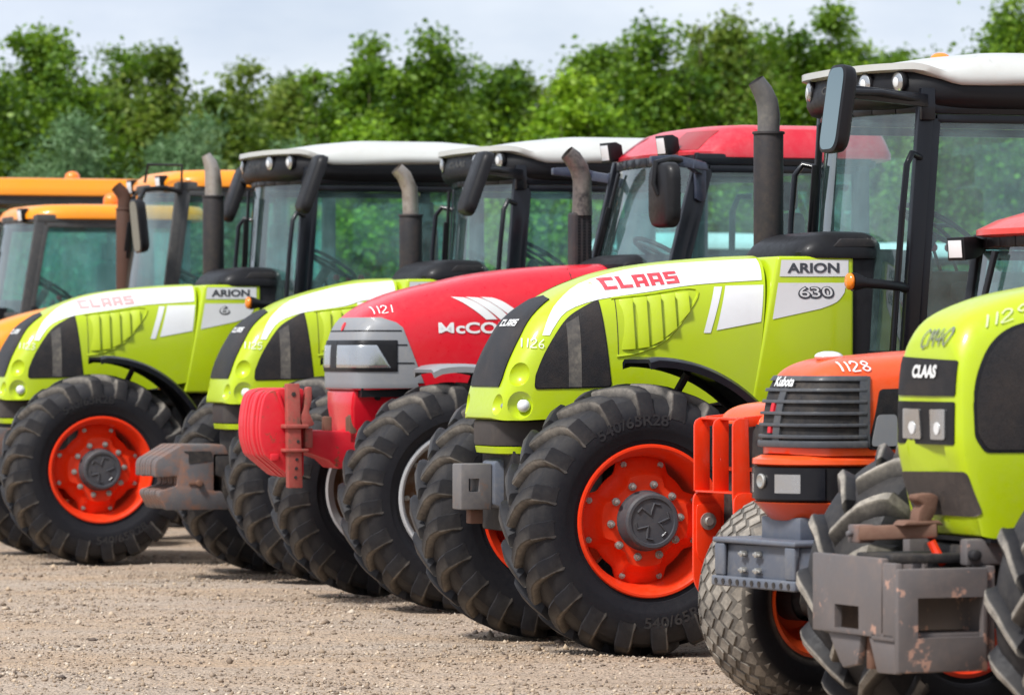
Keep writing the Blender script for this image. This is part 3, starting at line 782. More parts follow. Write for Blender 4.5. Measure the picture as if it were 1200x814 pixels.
    for yy in (.62, .39, -.39, -.62):
        q = vb.ray_cast(Vector((3, yy, 3.005+dz)), Vector((-1, 0, 0)))[0]
        lamp(rf, 'work_light', (q.x+.004, yy, 3.005+dz), .053, (1, .18*(1 if yy > 0 else -1), -.05))
    wt = text2d('CLAAS', .03)
    lay('visor_lettering', RUBC, rf, bvh_of(vz), fit(text2d('CLAAS', .03), -.18, .18, 2.975+dz, 3.02+dz), 'F', .003, .1)
    for s in (1, -1):
        rl = MB(); rl.tube([(-1.64+dx, s*.70, 2.60), (-1.565+dx, s*.76, 2.62), (-1.525+dx, s*.785, 2.56), (-1.50+dx, s*.78, 2.3), (-1.455+dx, s*.755, 1.56), (-1.52+dx, s*.68, 1.50)], .018, 10)
        rl.build('grab_rail', BLACKG, r)
        bl = MB(); bl.tube([(-1.57+dx, s*.67, 1.905), (-1.50+dx, s*.76, 1.915), (-1.33+dx, s*.87, 1.925), (-1.22+dx, s*.90, 1.93)], .026, 10); bl.tube([(-1.24+dx, s*.9, 1.93), (-1.19+dx, s*.9, 1.935), (-1.165+dx, s*.9, 1.935)], [.028, .045, .05], 16)
        bo = bl.build('indicator', BLACK, r)
        ball((-1.150+dx, s*.9, 1.937), .047, 16, (.55, 1, 1)).build('indicator_lens', AMBER, bo)
        if s < 0 and num != '1123': continue
        mx = {'1126': -1.0, '1125': -.955, '1123': -1.585}[num]; mz = 2.825+dz
        mirror(r, (mx, s*1.10, mz), .25, .46, [(-1.67+dx, s*.71, 2.90+dz), ((mx-1.67+dx)/2+.03, s*.95, 2.925+dz), (mx-.06, s*1.04, 2.92+dz), (mx-.01, s*1.09, mz+.05)], 0, lamp_glass, BLACK, -8 if num == '1126' else -20)
        ar = MB(); ar.bar((-1.70+dx, s*.71, 2.90+dz), (mx-.12, s*.99, 2.925+dz), .03, .07); ar.box(-1.71+dx, -1.63+dx, s*.722-.02, s*.722+.02, 2.80+dz, 2.97+dz); ar.build('mirror_bracket', BLACKG, r, bevel=.006)
    cx = -1.232+dx
    if dz < 0: exhaust(r, cx, -.45, 1.95, 2.545, .083, [(cx, -.45, 2.53), (cx+.005, -.45, 2.66), (cx+.01, -.45, 2.74), (cx+.05, -.45, 2.83), (cx+.105, -.45, 2.885)], [.058, .058, .058, .055, .05])
    elif num == '1123': exhaust(r, cx, -.45, 1.95, 2.775, .083, [(cx, -.45, 2.76), (cx, -.45, 2.88), (cx+.006, -.45, 2.97), (cx+.028, -.45, 3.045), (cx+.062, -.45, 3.105)], [.066, .066, .062, .052, .034])
    else: exhaust(r, cx, -.45, 1.95, 2.775, .083, [(cx, -.45, 2.76), (cx-.002, -.45, 2.88), (cx+.008, -.45, 2.95), (cx+.035, -.45, 3.01), (cx+.075, -.45, 3.068)], [.062, .062, .060, .056, .047], tmat=CHROME_EX if num == '1123' else paint('grey_pipe_paint', (.10, .097, .10), .42, coat=0, dust=.4))
    return r, h

t26, h26 = lime_tractor('lime green tractor with white number 1126 on its nose and an empty front hitch block', .394, 23.74, 18.5, '1126', lamp_glass=True)
br = MB(); br.box(.20, .45, -.2, .2, .74, 1.0); br.prism([(.25,1.03),(.45,1.03),(.553,.985),(.553,.76),(.45,.72),(.25,.70)], -.10, .115)
bro = br.build('hitch_bracket', BUMPG, t26, bevel=.012)
bk = MB(); bk.box(.555, .728, -.07, .085, .735, .978); bko = bk.build('hitch_block', paint('grey_hitch_steel', (.13,.125,.13), .5, coat=0, dust=.6, dustc=(.27,.23,.19), wear=7, wear_lo=.57, wear_hi=.66, wearc=(.22,.13,.09)), t26, bevel=.008)
c = MB(); c.box(.625, .685, -.2, .2, .83, .90); diff(bko, [c])
pin = MB(); pin.box(.59, .66, -.04, .04, .66, .735); pin.build('hitch_pin', RUST, bko, bevel=.006)

t25, h25 = lime_tractor('lime green tractor with white number 1125 and a rusty grey stack of front weights', -1.504, 31.14, 18.5, '1125', .262, -.10, panel_txt='')
bb = MB(); bb.prism([(.40,.86),(.668,.857),(.668,.72),(.62,.70),(.605,.479),(.40,.478)], -.28, .28); bbo = bb.build('weight_bracket', DARK, t25, bevel=.01)
wp = MB(); wp.box(.66, 1.0, -.02, .02, .56, .60); wpo = wp.build('weight_pack', STEEL, t25)
prof = roundpoly([(1.098,.795),(1.085,.828),(.911,.93),(.601,.928),(.571,.862),(.681,.863),(.681,.61),(.62,.609),(.571,.485),(1.02,.484),(1.072,.58),(1.068,.613),(.94,.650),(.94,.716),(1.098,.708)], .012, 2)
m0 = MB(); m0.prism(prof, -.024, .024); me = m0.mesh('weight_plate', IRON, .006)
for i in range(11): link('weight_plate', me, wpo, (random.uniform(-.006, .006)*(i % 3), .26-.052*i, random.uniform(-.004, .004)))
pf = MB(); pf.prism(roundpoly([(.86,.87),(.90,.885),(.70,.885),(.69,.82),(.86,.80)], .01), .284, .288); pf.build('plate_window', DARK, wpo)
pb_ = MB(); pb_.cyl((.79, .28, .665), (.79, .32, .665), .022); pb_.box(.76, .86, .285, .295, .655, .675); pb_.build('weight_bolt', RUST, wpo, bevel=.003)

t23, h23 = lime_tractor('lime green tractor with faded pink hood lettering, nearest to the orange cabs', -3.351, 33.74, 18.5, '1123', word_m=LETF, panel_txt='6')
b3 = MB(); b3.box(.30, .70, -.22, .22, .76, 1.0); b3.build('hitch_bracket', IRON, t23, bevel=.012)
w23 = None

# beacon on the nearest lime roof
bc = thing('beacon', 'orange dome beacon on the cream cab roof of the tractor numbered 1126', 'beacon', (0, 0, 0), 0)
bm_ = MB(); bm_.lathe([(0, .075), (.02, .078), (.05, .074), (.078, .055), (.092, .03), (.095, .001)], 24, ax='z'); bm_.m = 1; bm_.lathe([(-.05, .07), (.0, .07)], 24, ax='z')
bo_ = bm_.build('lens', [AMBER, BLACK], bc); 
M26 = Matrix.Translation((.394, 23.74, 0)) @ Matrix.Rotation(R(198.5), 4, 'Z')
bc.location = M26 @ Vector((-2.09, -.05, 3.135)); bc.scale = (.85, .85, .85)

# ------------------------------------------------------------------ red tractor 1121
def red_tractor():
    r = pose('tractor', 'red tractor with grey nose panel, white number 1121 and red front weights', -.6187, 27.859, 18.5)
    rows = [(.490,1.44,1.335,.20),(.487,1.56,1.335,.28),(.475,1.66,1.335,.335),(.447,1.745,1.335,.365),(.38,1.822,1.335,.385),(.25,1.895,1.34,.40),(.08,1.956,1.345,.41),(-.2,2.021,1.35,.42),(-.425,2.066,1.36,.425),(-.766,2.105,1.37,.43),(-1.25,2.13,1.38,.435)]
    hm = hood_mb(rows, 4.2, 44); h = hm.build('hood', RED, r, ang=50); bv = bvh_of(hm)
    front = MB()
    gp = [(.70,1.345),(.70,1.783),(.255,1.783)]+spline([(.215,1.765),(.185,1.715),(.12,1.55),(.049,1.352)], 3)
    edge = bv.ray_cast(Vector((3, .30, 1.5)), Vector((-1, 0, 0)))[0]
    gp = [(min(a, .478), b) for a, b in gp]
    lim = lambda z: 94-22*(z-1.352)/.413-16*max(0, (z-1.72)/.063)**2
    wrap('nose_panel', GREYP, h, bv, 1.345, 1.783, lambda z: -lim(z), lim, .008, c=(.08, 0), n=64, nz=14, bevel=.003)
    for z in (1.700, 1.612, 1.500):
        wrap('panel_groove', BLACK, h, bv, z-.004, z+.004, lambda z: -lim(z)+2, lambda z: lim(z)-2, .0105, c=(.08, 0), n=40, thick=.006, nz=1)
    for s_ in (1, -1):
        wrap('lamp_surround', BLACK, h, bv, 1.448, 1.642, *sorted((s_*0, s_*70)), .016, c=(.08, 0), thick=.02, bevel=.004)
        if s_ > 0: wrap('headlight', REFL, h, bv, 1.470, 1.612, lambda z: 2, lambda z: 55+(1.612-z)*70, .021, c=(.08, 0), thick=.01, bevel=.003)
        else: wrap('headlight', REFL, h, bv, 1.470, 1.612, lambda z: -55-(1.612-z)*70, lambda z: -18, .021, c=(.08, 0), thick=.01, bevel=.003)
    bd = [(.03+.024*math.cos(t), 1.722+.026*math.sin(t)) for t in np.linspace(0, 2*math.pi, 16, endpoint=False)]
    lay('badge', RED_W, h, bv, P1(bd), 'F', .014, .05, 1)
    lay('painted_number', LETW, h, bv, fit(strokes('1121', .10), .345, .235, 1.797, 1.846, .012, .0), 'L', .007, .015)
    word('lettering', bold_word(['M', 'cCOR', 'M', 'ICK']), LETW, h, bv, -.036, -.86, 1.682, 1.752, .004, 0, 0, .005)
    for k in range(3):
        o = -.092*k
        lay('logo_stripe', LETW, h, bv, P1(spline([(-.133+o,1.909),(-.20+o,1.876),(-.29+o,1.815),(-.345+o,1.770)], 4)+spline([(-.418+o,1.771),(-.352+o,1.832),(-.275+o,1.882),(-.212+o,1.905)], 4)), 'L', .005, .022)
    lay('panel_gap', DARK, h, bv, P1([(-.93,1.40),(-.93,2.13),(-.925,2.13),(-.925,1.40)]), 'L', .002, .03)
    # lower black edge and red front frame
    se = MB(); se.box(-1.2, .45, -.37, .37, 1.29, 1.37); se.build('hood_seal', BLACK, r)
    lf = MB(); lf.loft([[(.480,y,1.335) for y in (-.30,.30)]+[(.05,y,1.335) for y in (.32,-.32)], [(.485,y,1.22) for y in (-.28,.28)]+[(.10,y,1.20) for y in (.30,-.30)], [(.46,y,.98) for y in (-.2,.2)]+[(.24,y,.98) for y in (.22,-.22)], [(.44,y,.88) for y in (-.16,.16)]+[(.27,y,.88) for y in (.18,-.18)]])
    lfo = lf.build('front_frame', RED, r, bevel=.02, seg=3)
    g = MB(); g.box(.44, .50, .18, .215, .95, 1.17); g.box(.58, .63, .10, .17, 1.02, 1.17); g.box(.44, .49, .19, .24, 1.0, 1.18); g.build('gusset', RUST, lfo, bevel=.01)
    bt = MB(); bt.cyl((.33, .29, 1.285), (.33, .325, 1.285), .016); bt.build('frame_bolt', DARK, lfo)
    under(r, -1.4, 1.40, xf=.22)
    # front linkage
    am = MB(); am.prism([(.40,1.075),(.86,1.09),(.86,.985),(.62,.90),(.56,.845),(.40,.86)], -.10, .24); amo = am.build('linkage_arm', RED_W, r, bevel=.012)
    ht = MB()
    for y in (.335, -.20):
        ht.prism([(.845,1.375),(.925,1.375),(.915,.735),(.825,.735)] if y > 0 else [(.835,1.25),(.91,1.25),(.91,.86),(.835,.86)], y-.035, y+.035)
        if y > 0: ht.prism(roundpoly([(.765,1.355),(.80,1.355),(.815,1.22),(.84,1.17),(.82,1.10),(.745,1.12),(.785,1.2),(.765,1.27)], .02), y-.03, y+.03)
    ht.box(.79, .94, -.32, .385, 1.10, 1.125); ht.box(.79, .94, -.32, .385, .955, .975); ht.box(.75, .80, -.3, .33, .98, 1.1)
    hto = ht.build('hitch_frame', paint('rusted_red_steel', (.36,.06,.05), .6, coat=0, dust=.6, dustc=(.36,.2,.15), wear=16, wear_lo=.52, wear_hi=.66, wearc=(.17,.08,.055), bump=.06), r, bevel=.006)
    ho = MB()
    for i in range(5): ho.cyl((.872-.004*i, .369, .80+.055*i), (.872-.004*i, .374, .80+.055*i), .010, n=12)
    ho.cyl((.885, .369, 1.31), (.885, .374, 1.31), .014, n=12); ho.build('pin_hole', DARK, hto)
    wp = MB(); wp.box(.85, 1.0, -.22, .25, 1.0, 1.1); wpo = wp.build('weight_pack', RED_W, r)
    pr = roundpoly(spline([(.95,1.345),(1.04,1.31),(1.075,1.17),(1.075,1.03),(1.045,.93)], 3)+[(.88,.795),(.80,.80),(.80,1.345)], .02, 2)
    m0 = MB(); m0.prism(pr, -.025, .025); me = m0.mesh('weight_plate', RED_W, .006)
    for i in range(9): link('weight_plate', me, wpo, (random.uniform(-.008, .008), .25-.0585*i, random.uniform(-.004, .004)))
    tp = MB(); tp.box(.955, 1.01, .277, .295, .90, .945); tp.build('weight_lug', RED_W, wpo, bevel=.006); tp = MB(); tp.prism([(.955,1.33),(.975,1.32),(.90,1.12),(.885,1.13)], .277, .295); tp.build('weight_strap', RED_W, wpo, bevel=.006)
    for s in (1, -1):
        wheel(r, 'front_wheel', (0, s*.80, .69), .695, .48, .385, s, SILVER, 19, 0, 'deep', nuts=s > 0, matd=paint('rusty_silver_disc', (.30,.24,.2), .5, metal=.2, coat=0, dust=.8, dustc=(.3,.2,.12), wear=6, wear_lo=.45, wear_hi=.6, wearc=(.2,.10,.05)))
        wheel(r, 'rear_wheel', (-2.65, s*.88, .90), .905, .60, .50, s, SILVER, 22)
        mudguard(r, -2.65, .90, s*.6 if s > 0 else s*1.18, s*1.18 if s > 0 else s*.6, .97, 25, 150)
        mudguard(r, .0, .69, s*.60 if s > 0 else s*1.02, s*1.02 if s > 0 else s*.60, .80, 168, 76, GREYP)
    cab(r, dict(xa0=-1.20, xa1=-1.655, zb=.98, zt=2.80, w0=.72, w1=.755, xb=-2.75, bow=.15, zw=1.95, iz=.34))
    cw = slab([(2.09,0,0,0),(2.12,0,0,0),(2.16,.06,.03,0),(2.185,.14,.1,.02)], -1.70, -1.18, .42, 5); cw.build('cowl', BLACK, r, ang=50)
    fw = MB(); fw.box(-1.6, -1.22, -.40, .40, 1.0, 2.1); fw.build('firewall', BLACK, r)
    rs = slab([(2.775,.05,.03,.02),(2.785,.01,.0,.0),(2.82,.0,0,0),(2.90,.10,.03,.03),(2.965,.20,.06,.06),(2.99,.28,.12,.12),(3.002,.45,.3,.3),(3.005,.7,.5,.5)], -3.0, -1.50, .80, 7, 72, lambda x, y, z: (x-(.10*(y/.8)**2 if x > -2.0 else 0), z))
    rf = rs.build('cab_roof', REDROOF, r, ang=42); rb = bvh_of(rs)
    for y0, y1 in ((.32, .66), (-.32, -.66), ):
        lay('lamp_niche_shade', paint('niche_shade_red', (.30, .008, .014), .4), rf, rb, P1([(y0+.02*np.sign(y0),2.955),(y1,2.955),(y1+.04*np.sign(y0),2.83),(y0+.10*np.sign(y0),2.83)]), 'F', .003, .05)  # flat darker red patches, the shade of the lamp recesses put into colour
    tr = slab([(2.735,.1,.05,.05),(2.78,.06,.04,.04)], -2.95, -1.52, .80, 7); tr.build('roof_trim', BLACK, rf)
    sm = MB(); sm.box(-2.403, -2.397, -.55, .808, 2.79, 2.88); 
    for y in (.52, -.52):
        lamp(rf, 'work_light', (-1.47, y, 2.86), .062, (1, .1, -.15), .10, True)
    for s in (1, -1):
        if s > 0: mirror(r, (-1.27, s*1.10, 2.53), .33, .40, [(-1.62, s*.80, 2.745), (-1.34, s*1.02, 2.755), (-1.22, s*1.08, 2.73), (-1.205, s*1.09, 2.60), (-1.23, s*1.1, 2.53)], 6, False, BLACK)
        ar = MB(); ar.prism([(-1.60,2.74),(-1.62,2.69),(-1.40,2.715),(-1.24,2.73),(-1.24,2.775),(-1.40,2.785)], s*.93-.02, s*.93+.03); ar.prism([(-1.58,2.74),(-1.66,2.74),(-1.66,2.52),(-1.63,2.50),(-1.59,2.52)], s*.785-.015, s*.785+.02); ar.bar((-1.62, s*.79, 2.70), (-1.50, s*.95, 2.73), .05, .06); ar.build('mirror_bracket', paint('blue_black_steel', (.03,.04,.07), .4, dust=.5, dustc=(.2,.2,.22)), r, bevel=.006)
        rl = MB(); rl.tube([(-2.60, s*.80, 2.6), (-2.52, s*.84, 2.6), (-2.48, s*.85, 2.5), (-2.47, s*.85, 2.0), (-2.5, s*.8, 1.9)], .022, 10); rl.build('grab_rail', BLACK, r)
        am2 = ball((-1.42, s*.86, 2.60), .03, 12); am2.build('marker_lamp', AMBER, r)
    e = MB(); e.box(-1.34, -1.205, -.53, -.41, 1.9, 2.47)
    eo = e.build('exhaust', MUFF, r, bevel=.02, seg=3)
    sl = MB()
    for i in range(22):
        for j in range(3): sl.box(-1.325+.035*j, -1.307+.035*j, -.412, -.407, 2.02+.02*i, 2.031+.02*i)
    sl.build('heat_shield_holes', BLACK, eo)
    t = MB(); pts = [(-1.285,-.46,2.45),(-1.285,-.46,2.60),(-1.285,-.46,2.68),(-1.262,-.46,2.76),(-1.22,-.46,2.82),(-1.18,-.46,2.855)]
    t.tube(pts, [.068,.062,.062,.062,.06,.052], 20, False); t.tube(pts, [.058,.054,.054,.054,.052,.046], 20, False); t.build('exhaust_tip', paint('sooty_steel_pipe', (.13,.115,.11), .4, metal=.5, coat=0, dust=.6, wear=9, wear_lo=.5, wear_hi=.66, wearc=(.05,.045,.045)), eo, ang=60)
    return r
t21 = red_tractor()

# ------------------------------------------------------------------ compact orange tractor 1128
def orange_compact():
    r = pose('tractor', 'compact orange tractor with white number 1128, slatted grille and blue grey bumper', 1.560, 19.297, 28)
    rows = [(.470,1.18,1.135,.05),(.462,1.27,1.130,.115),(.440,1.37,1.128,.175),(.41,1.44,1.126,.215),(.375,1.485,1.125,.245),(.31,1.520,1.125,.272),(.20,1.545,1.125,.295),(.05,1.555,1.125,.302),(-.25,1.575,1.125,.312),(-.85,1.60,1.13,.32)]
    hm = hood_mb(rows, 4.5, 44, taper=.05); h = hm.build('hood', ORANGE, r, ang=50); bv = bvh_of(hm)
    GRILG = paint('dark_grille_grey', (.052, .057, .068), .42, coat=.1, dust=.3)
    gb = wrap('grille', DARK, h, bv, 1.175, 1.455, -56, 56, .004)
    for z, hh, o in ((1.455, .022, .016), (1.405, .014, .018), (1.355, .014, .020), (1.305, .014, .021), (1.255, .014, .022), (1.205, .016, .023)):
        wrap('grille_slat', GRILG, gb, bv, z-hh/2, z+hh/2, -55, 55, o, thick=.018, nz=1, bevel=.003)
    wrap('grille_base', GRILG, gb, bv, 1.158, 1.188, -56, 56, .026, thick=.024, nz=1, bevel=.006)
    for s in (1, -1): wrap('grille_side', GRILG, gb, bv, 1.16, 1.464, *(sorted((s*50, s*57))), .016, n=4, thick=.02)
    wrap('grille_centre', GRILG, gb, bv, 1.17, 1.46, -3.2, 3.2, .016, n=3, thick=.014)
    lay('grille_badge', LETW, h, bv, fit(text2d('Kubota', .03), -.075, .075, 1.410, 1.450), 'F', .024, .03)
    for z in (1.24, 1.33): wrap('tail_tag', RED_W, gb, bv, z-.02, z+.02, -8, -5, .018, n=2)
    for mode in 'LR': lay('side_mesh', MESH, h, bv, P1(roundpoly([(.135,1.408),(-.40,1.42),(-.40,1.155),(.205,1.150)], .02)), mode, .005, .06, 1)
    lay('inspection_panel', GREYP, h, bv, P1(roundpoly([(.19,1.165),(.155,1.30),(.06,1.30),(.06,1.165)], .02)), 'L', .009, .06, 1)
    lay('painted_number', LETW, h, bv, fit(strokes('1128', .12), .285, .155, 1.478, 1.522, .004), 'L', .007, .015)
    cp = ball((.215, 0, 1.548), .06, 20, (1.1, .9, .4)); cp.build('filler_cap', LAMPW, r)
    # lower nose
    nz = slab([(1.075,.02,.02,0),(1.088,-.005,-.005,0),(1.108,-.004,-.004,0),(1.124,.03,.03,0)], -.3, .545, .300, 2.3); no = nz.build('nose', ORANGE, r, ang=45)
    bd = slab([(.925,.012,.01,0),(.935,.003,.0,0),(1.074,.003,.0,0)], -.3, .542, .298, 2.3); bdo = bd.build('nose_band', BLACK, no, ang=45); bb = bvh_of(bd)
    lo = slab([(.838,.10,.09,0),(.848,.07,.06,0),(.922,.0,.0,0),(.926,.01,.01,0)], -.3, .542, .298, 2.3); lo.build('nose_skirt', ORANGE, no, ang=45)
    wrap('headlight_frame', BLACKG, no, bb, .938, 1.07, -33, 33, .012, thick=.016, n=24)
    for s in (1, -1):
        a = sorted((s*9, s*22)); wrap('headlight', REFL, no, bb, .965, 1.045, a[0], a[1], .013, thick=.006, n=8)
    em = MB(); em.lathe([(.0, .032), (.008, .032), (.012, .026), (.009, .02), (.009, .001)], 20, ax='x', o=(.552, 0, 1.015)); em.build('emblem', STEEL, no)
    bm_ = MB(); bm_.box(.585, .590, -.003, .003, .99, 1.04)
    # front bumper box
    bu = MB(); bu.box(.36, .575, -.33, .33, .585, .742); bu.box(.35, .60, -.34, .34, .742, .766); bu.box(.57, .603, -.345, .345, .555, .60); bu.box(.575, .595, .25, .33, .60, .742); bu.box(.575, .595, -.33, -.25, .60, .742); bu.box(.20, .37, -.12, .12, .56, .74)
    buo = bu.build('bumper', BUMPG, r, bevel=.009, seg=3)
    hl = MB(); hl.cyl((.601, 0, 0), (.606, 0, 0), .013, n=10); hm_ = hl.mesh('bumper_hole', DARK)
    for i in range(11): link('bumper_hole', hm_, buo, (0, -.30+.06*i, .577))
    for y, z in ((-.10, .70), (.02, .70), (-.10, .63), (.02, .63)):
        bl = MB(); bl.cyl((.57, y, z), (.60, y, z), .014, n=8); bl.bar((.59, y-.03, z), (.59, y+.03, z), .012, .012); bl.build('bumper_bolt', STEEL, buo, bevel=.002)
    ms = MB(); ms.box(.25, .46, -.16, .16, .76, .86); ms.box(.2, .34, -.2, .2, .62, .86); ms.build('bumper_mount', BUMPG, r, bevel=.01)
    under(r, -1.0, 1.15, .2, .55, .46, .3)
    for s in (1, -1):
        wheel(r, 'front_wheel', (0, .57 if s > 0 else -.64, .47), .47, .36, .24, s, ORANGE, 20, 9, 'deep', tyre='turf')
        wheel(r, 'rear_wheel', (-1.75, s*.62, .62), .62, .48, .33, s, ORANGE, 20, 0, 'deep', tyre='turf')
        mudguard(r, -1.75, .62, *(sorted((s*.38, s*.86))), .68, 25, 150, BLACK)
    cab(r, dict(xa0=-.74, xa1=-.98, zb=.85, zt=2.10, w0=.56, w1=.60, xb=-2.0, bow=.10, zw=1.55, rib=.05, frame=BLACK))
    rs = slab([(2.085,.06,.04,.02),(2.095,.0,.0,0),(2.12,.0,0,0),(2.165,.10,.04,.04),(2.205,.25,.10,.1),(2.235,.48,.22,.22),(2.245,.7,.4,.4)], -2.2, -.80, .68, 5, 64, lambda x, y, z: (x-(.10*(y/.68)**2 if x > -1.3 else 0), z))
    rf = rs.build('cab_roof', paint('orange_red_roof', (.66,.035,.02), .3, dust=.3, dustc=(.6,.3,.25)), r, ang=50)
    tr = slab([(2.045,.12,.06,.05),(2.09,.05,.03,.03)], -2.2, -.80, .68, 5, 64, lambda x, y, z: (x-(.10*(y/.68)**2 if x > -1.3 else 0), z)); tr.build('roof_trim', BLACK, rf)
    for y in (.53, .10, -.53): 
        if y != .10: lamp(rf, 'work_light', (-.80, y, 2.035), .05, (1, .15, -.1), .14, True)
    return r
t28 = orange_compact()

# ------------------------------------------------------------------ small orange tractor with guard bars
def orange_guard():
    r = pose('tractor', 'small orange tractor with front guard bars, half hidden behind the tractor numbered 1128', 1.89, 21.65, 27)
    rows = [(.93,1.12,1.0,.15),(.925,1.20,1.0,.21),(.90,1.27,1.0,.245),(.83,1.315,1.0,.265),(.65,1.335,1.0,.28),(.3,1.35,1.0,.30),(-.4,1.37,1.0,.31)]
    hm = hood_mb(rows, 4, 36); h = hm.build('hood', ORANGE, r, ang=50); bv = bvh_of(hm)
    wrap('grille', DARK, h, bv, 1.02, 1.225, -30, 30, .006, c=(.4, 0))
    lp = MB(); lp.lathe([(-.03, .04), (.0, .048), (.012, .046), (.012, .036), (.004, .03), (.004, .001)], 24, ax='x', o=(.935, .12, 1.06)); lp.build('headlight', REFL, h)
    lp = MB(); lp.lathe([(-.03, .04), (.0, .048), (.012, .046), (.012, .036), (.004, .03), (.004, .001)], 24, ax='x', o=(.935, -.12, 1.06)); lp.build('headlight', REFL, h)
    nb = MB(); nb.box(-.4, .88, -.2, .2, .5, 1.0); nb.build('engine_block', DARK, r, bevel=.02)
    g = MB()
    for y in (-.185, .0, .185):
        y0, y1 = y-.007, y+.007
        pr = [(.96,.90),(1.045,.90),(1.045,1.215)]+spline([(1.045,1.215),(1.035,1.24),(1.01,1.253)], 3)[1:]+[(.96,1.253)]
        if y > .1: pr = [(.94,.62),(1.03,.62),(1.045,.9)]+pr[2:]
        g.prism(pr, y0, y1)
    g.box(.955, 1.012, -.178, .178, 1.243, 1.256)
    g.box(.955, 1.045, -.178, .178, .895, .905)
    for y in (.185, -.185): g.bar((.98, y*.995, 1.235), (.66, y*.95, 1.262), .012, .05)
    go = g.build('guard_bars', RIM, r, bevel=.004)
    for y in (-.195, .195):
        p = MB(); p.prism(roundpoly([(.86,.90),(1.045,.90),(1.045,.46),(.97,.36),(.84,.42)], .05), y-.008, y+.008); p.build('guard_plate', RIM, go, bevel=.003)
    pr = MB(); pr.prism(roundpoly([(.90,.84),(1.035,.84),(1.035,.60),(.97,.52),(.90,.60)], .03), -.186, -.175); pr.build('guard_plate', RIM, go, bevel=.003)
    for o_ in ((.975, -.172, .755), (.95, .205, .70)):
        bt = MB(); bt.lathe([(0, .042), (.008, .042), (.010, .022), (.024, .02), (.024, .001)], 18, o=o_); bt.build('guard_bolt', STEEL, go)
    ch = MB(); ch.box(.3, .98, -.17, -.10, .48, .62); ch.box(.3, .98, .10, .17, .48, .62); ch.build('front_frame', DARK, r, bevel=.01)
    ax = MB(); ax.tube([(0, -.5, .4), (0, .5, .4)], .06, 12); ax.build('front_axle', DARK, r)
    for s in (1, -1):
        wheel(r, 'front_wheel', (0, s*.55, .40), .40, .28, .22, s, ORANGE, 16, 0, 'deep', tyre='turf')
        wheel(r, 'rear_wheel', (-1.6, s*.6, .58), .58, .40, .32, s, ORANGE, 18, 0, 'deep')
        mudguard(r, -1.6, .58, *(sorted((s*.38, s*.82))), .64, 25, 150, ORANGE)
    c = MB(); c.box(-2.0, -.4, -.4, .4, .45, .75); c.box(-.8, -.4, -.28, .28, .75, 1.33); c.build('chassis', DARK, r, bevel=.02)
    s = MB(); s.box(-1.5, -1.1, -.24, .24, .85, .95); s.box(-1.6, -1.48, -.23, .23, .95, 1.35); s.build('driver_seat', SEATM, r, bevel=.04)
    st = MB(); st.tube([(-.78, 0, 1.2), (-.92, 0, 1.38)], .02); st.tube([(-.92+.1*math.cos(t)*.7, .17*math.sin(t), 1.38+.1*math.cos(t)*.7) for t in np.linspace(0, 2*math.pi, 21)], .014, 8, False); st.build('steering_wheel', BLACK, r)
    return r
tg = orange_guard()

